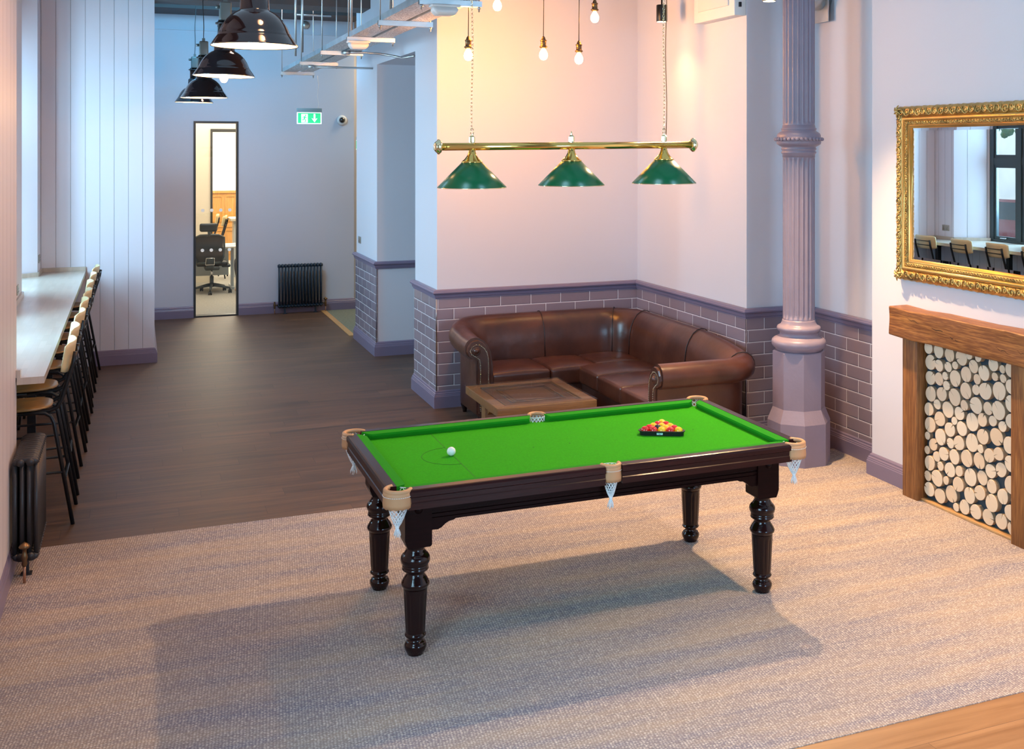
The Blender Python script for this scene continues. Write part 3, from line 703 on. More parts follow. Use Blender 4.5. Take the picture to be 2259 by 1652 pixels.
# pockets with nets
for (cx, cy, d) in corners+mids:
    cornerp = d % 90 != 0; r = .058 if cornerp else .046; spn = 118 if cornerp else 96
    pk = MB(); A = [R(d-spn+2*spn*i/28) for i in range(29)]
    if not cornerp: cy = cy+(.012 if d == 270 else -.012)
    # padded rim
    pk.tube([(cx+r*math.cos(a), cy+r*math.sin(a), ZT-.004) for a in A], .0115, 10)
    # hanging skirt
    band = [a for a in A if abs((math.degrees(a)-d)) <= (spn*.80)]
    ring = [(0.010, ZT-.004), (.0125, .815), (.0115, .80), (.0135, .775), (.012, .757), (.006, .757), (.004, .80), (.004, ZT-.006)]
    vs = []; m = len(ring)
    for ia, a in enumerate(band):
        for (q, z) in ring:
            zz = z-(.0025*math.cos(ia*2.2) if z < .76 else 0); vs.append((cx+(r+q)*math.cos(a), cy+(r+q)*math.sin(a), zz))
    f = [(i*m+k, (i+1)*m+k, (i+1)*m+(k+1) % m, i*m+(k+1) % m) for i in range(len(band)-1) for k in range(m)]
    f += [tuple(range(m)), tuple((len(band)-1)*m+k for k in range(m-1, -1, -1))]
    pk.add(vs, f, 0, True)
    po = pk.build('pocket', M['tan'], pt)
    st = MB()
    for ia in range(0, len(band)-1):
        a0, a1 = band[ia], band[ia]+(band[ia+1]-band[ia])*.72
        st.tube([(cx+(r+.0135)*math.cos(a), cy+(r+.0135)*math.sin(a), .8125) for a in (a0, (a0+a1)/2, a1)], .0011, 5)
    st.build('stitching', M['white_cord'], po)
    nt_ = MB(); n = 13; ph0 = random.random(); bot = .668+random.uniform(-.006, .01); dx_, dy_ = (math.cos(R(d))*.006, math.sin(R(d))*.006)
    def npos(t, a):
        rr = (r-.010)*min(1, (1-t)*1.35)**.8+.009; w = 1+.06*math.sin(3*a+ph0*6)
        return (cx+dx_*t+rr*w*math.cos(a), cy+dy_*t+rr*w*math.sin(a), .828+(bot-.828)*t)
    for k in range(n):
        for sgn in (-1, 1):
            pts = [npos(j/12, 2*PI*k/n+sgn*(j/12)*2.9) for j in range(13)]
            nt_.tube(pts, .0019, 4, caps=False)
    nt_.tube([(npos(0, 2*PI*k/24)) for k in range(24)], .0018, 5, closed=True)
    bx, by, bz = cx+dx_, cy+dy_, bot
    nt_.sphere((bx, by, bz-.003), .0105, 8, 6)
    for k in range(16):
        a = 2*PI*k/16+random.random()*.3; sp_ = random.uniform(.008, .018); le = random.uniform(.038, .06)
        nt_.tube([(bx, by, bz), (bx+math.cos(a)*sp_*.55, by+math.sin(a)*sp_*.55, bz-le*.35), (bx+math.cos(a+.3)*sp_, by+math.sin(a+.3)*sp_, bz-le*.7), (bx+math.cos(a)*sp_*1.05, by+math.sin(a)*sp_*1.05, bz-le)], .0016, 4)
    nt_.build('net', M['white_cord'], po)

# ---- balls and triangle ---------------------------------------------------
BR = .0238
def ball(x, y, m, name, label, cat='ball', group=None, z=ZB):
    o = MB().sphere((x, y, z+BR), BR, 28, 18).build(name, m); tag(o, label, cat, group)
    o.rotation_euler = (0, 0, 0); return o
ball(1.542, 5.655, M['cue'], 'cue_ball', 'white cue ball on the baulk line of the green cloth')
ta = R(-26.6); ux, uy = math.cos(ta), math.sin(ta); vx, vy = -uy, ux       # base direction, apex direction
tc = (2.762, 5.612)                                                         # middle of the front row of balls
rows = [['R', 'R', 'Y', 'R', 'Y'], ['R', 'K', 'Y', 'R'], ['Y', 'Y', 'Y'], ['R', 'R'], ['Y']]
rown = ['front row of the rack', 'second row of the rack', 'middle row of the rack', 'fourth row of the rack', 'far tip of the rack']
posn = {5: ['left end', 'second from left', 'centre', 'second from right', 'right end'], 4: ['left end', 'second from left', 'second from right', 'right end'], 3: ['left', 'middle', 'right'], 2: ['left', 'right'], 1: ['']}
for j, row in enumerate(rows):
    for k, c in enumerate(row):
        a = (k-(len(row)-1)/2)*2*BR*1.004; b = j*2*BR*.870
        x, y = tc[0]+ux*a+vx*b, tc[1]+uy*a+vy*b
        cn = {'R': 'red', 'Y': 'yellow', 'K': 'black'}[c]; mm = M[{'R': 'red', 'Y': 'yellow', 'K': 'blackball'}[c]]
        lab = 'black eight ball, the only black one in the racked balls' if c == 'K' else '%s ball, %s%s' % (cn, (posn[len(row)][k]+' of the ' if posn[len(row)][k] else 'at the '), rown[j])
        ball(x, y, mm, '%s_ball' % cn, lab, 'ball', 'racked pool balls')
tri = MB()
def trirow(off, z):
    # rounded triangle outline at distance off from the ball centres
    h = 4*BR*2*.870; c5 = 2*2*BR*1.004
    V = [(-c5, 0), (c5, 0), (0, h)]; out = []
    for i, (a0) in enumerate((210, 330, 90)):
        for k in range(9):
            a = R(a0-60+120*k/8); out.append((V[i][0]+off*math.cos(a), V[i][1]+off*math.sin(a)))
    return [(tc[0]+ux*a+vx*b, tc[1]+uy*a+vy*b, z) for a, b in out]
loops = [trirow(.0248, ZB+.0007), trirow(.030, ZB+.0007), trirow(.031, ZB+.021), trirow(.0375, ZB+.023), trirow(.0375, ZB+.027), trirow(.0265, ZB+.027), trirow(.0252, ZB+.02)]
vs = [p for l in loops for p in l]; m = len(loops[0]); K = len(loops)
tri.add(vs, [(i*m+k, i*m+(k+1) % m, ((i+1) % K)*m+(k+1) % m, ((i+1) % K)*m+k) for i in range(K) for k in range(m)])
to = tri.build('ball_triangle', M['black']); tag(to, 'black plastic triangle rack around the pool balls', 'rack')
lb = MB(); f = lambda a, z, e: (tc[0]+ux*a-vx*(.0308+e), tc[1]+uy*a-vy*(.0308+e), z)
lb.add([f(-.028, ZB+.007, 0), f(.006, ZB+.007, 0), f(.006, ZB+.018, 0), f(-.028, ZB+.018, 0), f(-.028, ZB+.007, .001), f(.006, ZB+.007, .001), f(.006, ZB+.018, .001), f(-.028, ZB+.018, .001)], [(0, 3, 2, 1), (4, 5, 6, 7), (0, 1, 5, 4), (1, 2, 6, 5), (2, 3, 7, 6), (3, 0, 4, 7)])
lo = lb.build('maker_label', M['blacklabel'], to)
lb = MB()
for (a, w, z, h) in ((-.024, .006, .0135, .0025), (-.0165, .010, .013, .003), (-.005, .007, .0135, .0025), (-.016, .009, .009, .0018)):
    lb.add([f(a, ZB+z, .0013), f(a+w, ZB+z, .0013), f(a+w, ZB+z+h, .0013), f(a, ZB+z+h, .0013)], [(0, 1, 2, 3)])
lb.build('lettering', M['ink'], lo)

# ---- billiard lamp --------------------------------------------------------
LY, LZ = 5.6, 2.438
bl = thing('billiard_lamp', (2.205, LY, 2.2), 'brass bar lamp with three green cone shades hanging over the pool table', 'lamp')
MB().tube([(1.475, LY, LZ), (2.94, LY, LZ+.012)], .0200, 24).build('bar', M['brass'], bl)
zb = lambda x: LZ+.012*(x-1.475)/1.465
for x, sg in ((1.475, -1), (2.94, 1)):
    pr = [(.021, 0), (.032, .004), (.034, .008), (.040, .013), (.0405, .018), (.030, .026), (.031, .028), (.022, .036), (.017, .040), (.001, .043)]
    e = MB(); e.lathe([(r, x+sg*h) for r, h in pr], (0, LY, zb(x)), 20, axis='X'); e.build('end_finial', M['brass_pale'], bl)
for i, x in enumerate((1.64, 2.205, 2.77)):
    z0 = zb(x)
    s_ = MB(); s_.lathe([(.181, z0-.216), (.183, z0-.214), (.053, z0-.082), (.050, z0-.082), (.178, z0-.214)], (x, LY, 0), 56, caps=False)
    so = s_.build('lamp_shade', M['green_shade'], bl)
    MB().lathe([(.056, z0-.086), (.057, z0-.080), (.053, z0-.077), (.040, z0-.066), (.029, z0-.052), (.022, z0-.038), (.018, z0-.022), (.017, z0-.014)], (x, LY, 0), 32).build('brass_cap', M['brass'], so)
    MB().lathe([(.1825, z0-.2145), (.184, z0-.217), (.1825, z0-.2185), (.1805, z0-.216)], (x, LY, 0), 56).build('rim', M['brass_pale'], so)
    MB().lathe([(.177, z0-.2145), (.049, z0-.084)], (x, LY, 0), 40, caps=False).build('lining', M['white'], so)
    h = MB(); h.lathe([(.0135, z0+.017), (.013, z0+.022), (.0165, z0+.024), (.0165, z0+.050), (.012, z0+.054), (.006, z0+.060), (.006, z0+.066)], (x, LY, 0), 10, smooth=False)
    if i == 1: h.lathe([(.003, z0+.062), (.006, z0+.068), (.001, z0+.082)], (x, LY, 0), 10)
    h.build('connector', M['brass_pale'], bl)
    if i != 1:
        ring = MB().tube([(x+.013*math.cos(a*PI/8)*.85, LY+.013*math.cos(a*PI/8)*.5, z0+.080+.017*math.sin(a*PI/8)) for a in range(16)], .0025, 6, closed=True)
        ring.build('ring', M['brass_pale'], bl)
        ch = MB(); z = z0+.098; k = 0
        while z < CEIL-.03:
            a = (k % 2)*PI/2+.5; dx, dy = math.cos(a), math.sin(a); wob = .003*math.sin(z*9+i)
            ch.tube([(x+wob+dx*.006*math.cos(t*PI/5), LY+dy*.006*math.cos(t*PI/5), z+.012*math.sin(t*PI/5)) for t in range(10)], .0016, 4, closed=True)
            z += .0205; k += 1
        ch.build('chain', M['brass_pale'], bl)
        if i == 2:
            MB().tube([(x+.012+.004*math.sin(t*.9), LY-.004, z0+.06+(CEIL-z0-.06)*t/24) for t in range(25)], .0025, 6).build('flex', M['antique'], bl)
        MB().lathe([(.045, CEIL-.02), (.045, CEIL)], (x, LY, 0), 20).build('ceiling_hook', M['brass'], bl)

# ---- black enamel pendants ------------------------------------------------
def make_pendant():
    t = thing('pendant_lamp', (0, 0, 0), 'x', 'lamp', 'black enamel dome pendants in a row above the bar counter')
    pr = [(.240, 0), (.243, .003), (.239, .008), (.232, .018), (.222, .034), (.207, .055), (.203, .060), (.203, .064), (.196, .072), (.190, .088), (.176, .118), (.155, .150), (.130, .176), (.105, .194), (.084, .204), (.082, .210), (.078, .30), (.060, .318), (.03, .322)]
    s_ = MB().lathe(pr, (0, 0, 0), 64, caps=False).build('lamp_shade', M['blackgloss'], t, local=True)
    MB().lathe([(.236, .003), (.228, .018), (.217, .034), (.200, .062), (.186, .088), (.172, .118), (.150, .150), (.125, .174), (.09, .196), (.02, .200)], (0, 0, 0), 48, caps=False).build('lining', M['shade_in'], s_, local=True)
    MB().sphere((0, 0, .052), .033, 16, 12, sc=(1, 1, 1.25)).build('bulb', M['bulb'], t, local=True)
    g = MB().lathe([(.055, .32), (.055, .42), (.075, .422), (.075, .434), (.035, .436), (.035, .45)], (0, 0, 0), 20)
    for k in range(4):
        a = PI/4+k*PI/2; g.tube([(.066*math.cos(a), .066*math.sin(a), .405), (.066*math.cos(a), .066*math.sin(a), .45)], .009, 8)
    for k in range(12):
        a = k*PI/6; g.box((.055*math.cos(a)-.002, .055*math.sin(a)-.002, .325), (.060*math.cos(a)+.002, .060*math.sin(a)+.002, .41))
    g.build('lamp_holder', M['black'], t, local=True)
    b_ = MB().rbox((-.045, -.06, .45), (.045, .06, .60), .012)
    b_.box((-.015, -.006, .60), (.015, .006, .635)); b_.tube([(-.075, 0, .56), (-.045, 0, .56)], .014, 10)
    b_.build('gear_box', plain('grey_gear_box', (.10, .12, .12), .3, .4), t, local=True)
    MB().tube([(.0, 0, .63)]+[(.004*math.sin(k*1.3), 0, .66+k*.09) for k in range(12)]+[(0, 0, CEIL-3.01)], .0045, 6).build('flex', M['black'], t, local=True)
    MB().lathe([(.05, CEIL-3.01-.05), (.05, CEIL-3.01)], (0, 0, 0), 16).build('ceiling_rose', M['black'], t, local=True)
    return t
p0 = make_pendant()
plab = ['black enamel dome pendant, nearest and largest, cut by the top of the photo', 'second black enamel dome pendant, its bright bulb showing below the rim', 'third black enamel dome pendant along the row from the camera', 'farthest black enamel dome pendant, low behind the third one']
for i, (x, y, z) in enumerate(((.622, 6.5, 3.01), (.655, 9.35, 3.012), (.665, 12.35, 2.965), (.70, 15.3, 3.03))):
    if i == 0: p0.location = (x, y, z); p0['label'] = plab[0]
    else:
        d_ = dup(p0, (x, y, z), label=plab[i]); d_.rotation_euler = (R(.5*(i-2)), R((-1, 1.2, -.5, .8)[i]), 0)
        if i == 1:
            for ch in kids(d_):
                if ch.name.startswith('bulb'): ch.location.z = -.062

# ---- alcove bulbs ---------------------------------------------------------
def make_bulb():
    t = thing('bare_bulb_pendant', (0, 0, 0), 'x', 'bulb', 'bare bulbs hanging in the sofa alcove')
    MB().lathe([(.001, -.052), (.020, -.047), (.032, -.032), (.037, -.012), (.034, .008), (.025, .026), (.016, .040), (.014, .050)], (0, 0, 0), 20).build('bulb', M['bulb'], t, local=True)
    MB().lathe([(.018, .046), (.024, .050), (.034, .056), (.034, .064), (.024, .070), (.024, .105), (.028, .108), (.028, .118), (.018, .122), (.016, .135), (.007, .150)], (0, 0, 0), 20).build('lamp_holder', M['antique'], t, local=True)
    MB().tube([(0, 0, .148), (.003, 0, .5), (-.003, 0, .9), (0, 0, CEIL-3.18)], .0035, 6).build('flex', M['black'], t, local=True)
    return t
b0 = make_bulb()
bl_ = ['leftmost bare glowing bulb in a brass holder, crossed by the lamp chain', 'bare glowing bulb hanging above the middle green shade', 'lowest bare glowing bulb, right of the one over the middle shade', 'upper right bare glowing bulb near the alcove corner', 'bare glowing bulb at the top edge, second from left']
for i, (x, z) in enumerate(((2.516, 3.20), (3.172, 3.225), (3.494, 3.20), (3.641, 3.56), (2.765, 3.62))):
    o = b0 if i == 0 else dup(b0, (x, 8.7, z), label=bl_[i]); o.location = (x, 8.7, z); o['label'] = bl_[i]
# cylinder downlights
def make_down(loc, label):
    t = thing('downlight', loc, label, 'light', 'black cylinder downlights')
    MB().lathe([(.048, 0), (.05, .003), (.05, .15), (.046, .153)], (loc[0], loc[1], loc[2]), 28).build('body', M['black'], t)
    MB().lathe([(.044, -.002), (.044, .0)], (loc[0], loc[1], loc[2]), 24).build('lens', M['downlight_lens'], t)
    MB().tube([(loc[0], loc[1], loc[2]+.15), (loc[0], loc[1], CEIL)], .008, 8).build('rod', M['black'], t)
    return t
make_down((4.43, 9.0, 3.585), 'black cylinder downlight in the alcove beside the lamp chain')
make_down((4.269, 6.9, 3.505), 'downlight at the top edge left of the iron column, only its glowing rim visible')

# ---- iron column ----------------------------------------------------------
KX, KY = 4.765, 7.27
cl = thing('iron_column', (KX, KY, 0), 'mauve painted cast iron column with fluted shaft on an octagonal base', 'column')
def octo(r, z): return [(KX+r/math.cos(PI/8)*math.cos(R(22.5+45*k)), KY+r/math.cos(PI/8)*math.sin(R(22.5+45*k)), z) for k in range(8)]
ob = MB(); ls = [octo(.226, 0), octo(.226, .325), octo(.188, .425), octo(.188, .855), octo(.180, .862)]
vs = [p for l in ls for p in l]
ob.add(vs, [(i*8+k, i*8+(k+1) % 8, (i+1)*8+(k+1) % 8, (i+1)*8+k) for i in range(4) for k in range(8)]+[tuple(range(7, -1, -1)), tuple(32+k for k in range(8))])
ob.build('plinth', M['column'], cl)
MB().lathe([(.165, .855), (.178, .868), (.185, .880), (.199, .890), (.208, .905), (.211, .925), (.205, .945), (.190, .957), (.172, .963), (.166, .97), (.150, .976), (.146, .992), (.150, 1.006), (.160, 1.012), (.168, 1.022), (.170, 1.034), (.165, 1.048), (.150, 1.056), (.140, 1.062), (.134, 1.075), (.128, 1.09), (.126, 1.10)], (KX, KY, 0), 64).build('base_moulding', M['column'], cl)
MB().lathe([(.125, 2.36), (.126, 2.385), (.132, 2.390), (.136, 2.398), (.132, 2.406), (.126, 2.410), (.133, 2.418), (.137, 2.425), (.131, 2.432), (.133, 2.442), (.150, 2.450), (.168, 2.462), (.172, 2.475), (.170, 2.484), (.176, 2.488), (.176, 2.512), (.170, 2.516), (.170, 2.528), (.162, 2.545), (.140, 2.560), (.131, 2.566), (.131, 2.572), (.137, 2.576), (.137, 2.584), (.128, 2.588), (.125, 2.61)], (KX, KY, 0), 72).build('collar', M['column'], cl)
bd = MB()
for k in range(34):
    a = 2*PI*k/34; bd.sphere((KX+.178*math.cos(a), KY+.178*math.sin(a), 2.500), .0150, 10, 8)
bd.build('bead_ring', M['column'], cl)
def flutes(z0, z1, n=20, r=.1225, e=.03):
    mb = MB(); K = n*10; zs = [z0, z0+.012, z0+.02, z0+.028, z0+.036, z0+.05, z1-.05, z1-.036, z1-.028, z1-.02, z1-.012, z1]
    dp = [0, 0, .35, .7, .9, 1, 1, .9, .7, .35, 0, 0]; vs = []
    for z, d in zip(zs, dp):
        for k in range(K):
            a = 2*PI*k/K; g = (k % 10)/10; w = abs(g-.5)/.36
            q = .0125*math.sqrt(max(0, 1-w*w))*d if w < 1 else 0
            vs.append((KX+(r-q)*math.cos(a), KY+(r-q)*math.sin(a), z))
    return mb.add(vs, [(i*K+k, i*K+(k+1) % K, (i+1)*K+(k+1) % K, (i+1)*K+k) for i in range(len(zs)-1) for k in range(K)], smooth=True)
s1 = flutes(1.098, 2.37); s1.build('shaft', M['column'], cl)
flutes(2.605, CEIL).build('shaft', M['column'], cl)

# ---- corner sofa ----------------------------------------------------------
sf = thing('corner_sofa', (3.6, 8.9, 0), 'brown leather chesterfield corner sofa with rolled arms in the tiled alcove', 'sofa')
def sofa_path():
    P = [(2.765, 9.16), (2.765, 9.35), (2.765, 9.62)]
    P += [(3.005+.24*math.cos(R(a)), 9.62+.24*math.sin(R(a))) for a in (165, 150, 135, 120, 105, 90)]
    P += [(3.2, 9.86), (3.57, 9.86), (3.8, 9.86), (4.12, 9.86)]
    P += [(4.15+.31*math.cos(R(a)), 9.55+.31*math.sin(R(a))) for a in (75, 60, 45, 30, 15, 0)]
    P += [(4.46, 9.2), (4.46, 8.8), (4.46, 8.4), (4.46, 7.95)]
    P += [(4.26+.20*math.cos(R(a)), 7.76+.20*math.sin(R(a))) for a in (-5, -20, -38, -56, -74, -90)]
    P += [(4.05, 7.56), (3.85, 7.56), (3.66, 7.56)]
    return P
SP = sofa_path()
def zs_at(i):
    x, y = SP[i]
    if y > 9.62 or x > 4.3 and y > 8.0: base = .865
    else: base = .79
    if x < 2.9: base = .79+.075*max(0, min(1, (y-9.5)/.3))
    elif y < 8.2 and x > 4.2: base = .79+.075*max(0, min(1, (y-7.7)/.5))
    return base
PROF = [(-.10, .30), (-.108, .44), (-.105, .54), (-.098, .60), (-.085, .665), (-.060, .715), (-.025, .758), (.015, .782), (.055, .790), (.095, .782), (.128, .757), (.148, .720), (.152, .680), (.142, .645), (.120, .615), (.090, .600), (.062, .602), (.050, .590), (.048, .52), (.046, .12), (.02, .10), (-.09, .10)]
def sofa_ring(i, prof=PROF, grow=0.):
    P = [Vector(p) for p in SP]; m = len(P)
    dn = (P[min(i+1, m-1)]-P[max(i-1, 0)]).normalized(); nl = Vector((-dn.y, dn.x)); h = zs_at(i)/.79
    out = []
    for u, z in prof:
        zz = z if z < .3 else .3+(z-.3)*((h*.79-.3)/(.79-.3))
        q = P[i]+nl*u; out.append((q.x, q.y, zz))
    return out
sb = MB(); m = len(PROF); vs = []
for i in range(len(SP)): vs += sofa_ring(i)
sb.add(vs, [(i*m+k, (i+1)*m+k, (i+1)*m+(k+1) % m, i*m+(k+1) % m) for i in range(len(SP)-1) for k in range(m)], smooth=True)
sb.add(sofa_ring(0), [tuple(range(m))]); sb.add(sofa_ring(len(SP)-1), [tuple(range(m))])
sbo = sb.build('back_and_arms', M['leather'], sf)
# piping seams across the back
pp = MB()
for i in (10, 14, 18, 21, 24):
    r_ = sofa_ring(i)[1:13]
    pp.tube([(x, y, z+.002) for x, y, z in [sofa_ring(i, [(PROF[k][0]*1.0-(.004 if k < 6 else 0), PROF[k][1]+(.004 if k > 5 else 0)) for k in range(len(PROF))])[j] for j in range(1, 13)]], .0042, 6)
pp.build('piping', M['seam'], sf)
# arm fronts with scroll and nail heads
def arm_front(i, fx):
    """fx(u, z, e) -> world; e = forward"""
    af = MB(); out = [(-.078, .13), (-.082, .50), (-.080, .60), (-.068, .665), (-.045, .71), (-.01, .748), (.03, .768), (.07, .768), (.105, .75), (.13, .715), (.138, .675), (.122, .638), (.095, .62), (.065, .618), (.036, .60), (.030, .52), (.028, .13)]
    n = len(out)
    cen = (.01, .5)
    inn = [(cen[0]+(u-cen[0])*.86, z-.01*(1 if z > .6 else 0)) for u, z in out]
    vs = [fx(u, z, 0) for u, z in out]+[fx(u, z, .012) for u, z in out]+[fx(u*.9+.001, z-.006 if z > .5 else z, .020) for u, z in out]
    af.add(vs, [(a*n+k, a*n+(k+1) % n, (a+1)*n+(k+1) % n, (a+1)*n+k) for a in (0, 1) for k in range(n)]+[tuple(2*n+k for k in range(n))], smooth=False)
    ao = af.build('arm_front', M['leather'], sf)
    sc_ = MB(); sc_.tube([fx(.05+.030*math.cos(a), .675+.030*math.sin(a), .020) for a in [k*2*PI/16 for k in range(16)]], .010, 8, closed=True)
    sc_.sphere(fx(.05, .675, .018), .03, 14, 8, sc=(1, 1, 1))
    sc_.build('scroll_button', M['leather'], ao)
    nh = MB(); line = [(-.058, .14), (-.060, .50), (-.058, .60), (-.046, .655), (-.022, .695), (.012, .722), (.05, .73), (.088, .712), (.104, .678), (.09, .648), (.05, .622), (.020, .598), (.012, .55), (.012, .14)]
    d = 0; pts = []
    for a, b in zip(line[:-1], line[1:]):
        ln_ = math.hypot(b[0]-a[0], b[1]-a[1]); k = int(ln_/.0155)+1
        for j in range(k): t = j/k; pts.append((a[0]+(b[0]-a[0])*t, a[1]+(b[1]-a[1])*t))
    for u, z in pts: nh.sphere(fx(u, z, .021), .0042, 6, 4)
    nh.build('nail_heads', M['nail'], ao)
arm_front(0, lambda u, z, e: (2.765-u, 9.16-e, z))
arm_front(-1, lambda u, z, e: (3.66-e, 7.56-u, z))
# seat base and apron
sbm = MB()
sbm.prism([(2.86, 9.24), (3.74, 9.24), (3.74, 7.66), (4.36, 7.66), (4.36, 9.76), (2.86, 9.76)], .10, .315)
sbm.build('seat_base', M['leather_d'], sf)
def seat(x0, x1, y0, y1, z1=.452, z0=.30, puff=.030):
    MB().rbox((x0, y0, z0), (x1, y1, z1), .026, 3, puff=puff).build('seat_cushion', M['leather'], sf)
seat(2.872, 3.425, 9.20, 9.77); seat(3.432, 3.895, 9.21, 9.77)
seat(3.902, 4.372, 9.29, 9.77)
seat(3.705, 4.372, 8.80, 9.283); seat(3.70, 4.372, 8.29, 8.793); seat(3.69, 4.372, 7.665, 8.283)
for x, y in ((2.80, 9.26), (2.80, 9.80), (4.35, 9.80), (3.74, 7.62), (4.38, 7.62), (3.78, 9.30)):
    MB().lathe([(.018, 0), (.020, .02), (.026, .045), (.036, .065), (.038, .08), (.030, .088), (.032, .10)], (x, y, 0), 16).build('foot', M['mahogany_v'], sf)

# ---- coffee table ---------------------------------------------------------
ct = thing('coffee_table', (2.96, 8.46, 0), 'low oak coffee table with a carved panel under a glass top', 'table')
X0, X1, Y0, Y1 = 2.55, 3.375, 8.02, 8.90
fr = MB()
for a, b in (((X0, Y0, .372), (X1, Y0+.09, .436)), ((X0, Y1-.09, .372), (X1, Y1, .436)), ((X0, Y0+.09, .372), (X0+.09, Y1-.09, .436)), ((X1-.09, Y0+.09, .372), (X1, Y1-.09, .436))): fr.rbox(a, b, .004, 2)
fr.build('frame', M['oak_tab'], ct)
pn = MB(); pn.box((X0+.09, Y0+.09, .385), (X1-.09, Y1-.09, .424)); pn.build('carved_panel', M['carve'], ct)
bd = MB()
def rectbead(x0, x1, y0, y1, r, z):
    bd.tube([(x0, y0, z), (x1, y0, z)], r, 8); bd.tube([(x0, y1, z), (x1, y1, z)], r, 8); bd.tube([(x0, y0, z), (x0, y1, z)], r, 8); bd.tube([(x1, y0, z), (x1, y1, z)], r, 8)
rectbead(X0+.19, X1-.19, Y0+.20, Y1-.20, .009, .425); rectbead(X0+.215, X1-.215, Y0+.225, Y1-.225, .005, .425); rectbead(X0+.11, X1-.11, Y0+.11, Y1-.11, .006, .425)
bd.box((X0+.24, Y0+.25, .424), (X1-.24, Y1-.25, .429))
bd.build('panel_moulding', M['carve'], ct)
MB().rbox((X0-.006, Y0-.006, .4362), (X1+.006, Y1+.006, .446), .002, 2).build('glass_top', M['glass_top'], ct)
for x in (X0+.02, X1-.11):
    MB().rbox((x, 8.41, .0), (x+.09, 8.51, .372), .004, 2).build('leg', M['oak_tab'], ct)
    MB().prism([(8.18, .372), (8.74, .372), (8.70, .35), (8.56, .335), (8.51, .30), (8.41, .30), (8.36, .335), (8.22, .35)], x+.02, x+.07, axis='X').build('bracket', M['oak_tab'], ct)
    MB().rbox((x-.005, 8.12, 0), (x+.095, 8.80, .05), .006, 2).build('foot_rail', M['oak_tab'], ct)
MB().rbox((X0+.11, 8.43, .12), (X1-.11, 8.49, .19), .004, 2).build('stretcher', M['oak_tab'], ct)
# ---- window counter -------------------------------------------------------
CZ = 1.07
wc = thing('window_counter', (-.9, 10.3, 0), 'long pale wooden breakfast bar counter under the left windows', 'counter')
cb_ = MB(); cb_.prism([(-.655, 7.30), (-.508, 7.30), (-.520, 13.415), (-.968, 13.415), (-.968, 13.0), (-1.39, 12.71), (-1.39, 11.56), (-.968, 11.29), (-.968, 9.89), (-1.39, 9.64), (-1.39, 7.91), (-.968, 7.62), (-.968, 7.36), (-.655, 7.36)], CZ-.042, CZ)
cb_.build('worktop', M['worktop'], wc)
MB().box((-.968, 13.40, CZ), (-.520, 13.418, CZ+.045)).build('upstand', M['worktop'], wc)
def strip(a, b, t=.016, h=.045):
    a = Vector(a); b = Vector(b); d = (b-a).normalized(); n = Vector((d.y, -d.x))*t
    q = [a, b, b+n, a+n]; up = MB(); up.add([(p.x, p.y, CZ) for p in q]+[(p.x, p.y, CZ+h) for p in q], [(0, 3, 2, 1), (4, 5, 6, 7), (0, 1, 5, 4), (1, 2, 6, 5), (2, 3, 7, 6), (3, 0, 4, 7)]); up.build('upstand', M['worktop'], wc)
strip((-.968, 13.40), (-.968, 12.99), -.016); strip((-.968, 12.99), (-1.39, 12.70), -.016); strip((-1.39, 11.57), (-.968, 11.29), -.016); strip((-.968, 11.29), (-.968, 9.89), -.016)
strip((-.968, 9.89), (-1.39, 9.63), -.016); strip((-.655, 7.302), (-.655, 7.36), -.02)
MB().box((-.655, 7.30, CZ), (-.635, 7.36, CZ+.045)).build('upstand', M['worktop'], wc)
pass
for y in (7.9, 9.77, 11.65, 13.1):
    MB().box((-.80, y-.03, 0), (-.74, y+.03, CZ-.042)).box((-.95, y-.03, CZ-.09), (-.56, y+.03, CZ-.042)).build('leg', M['black'], wc)

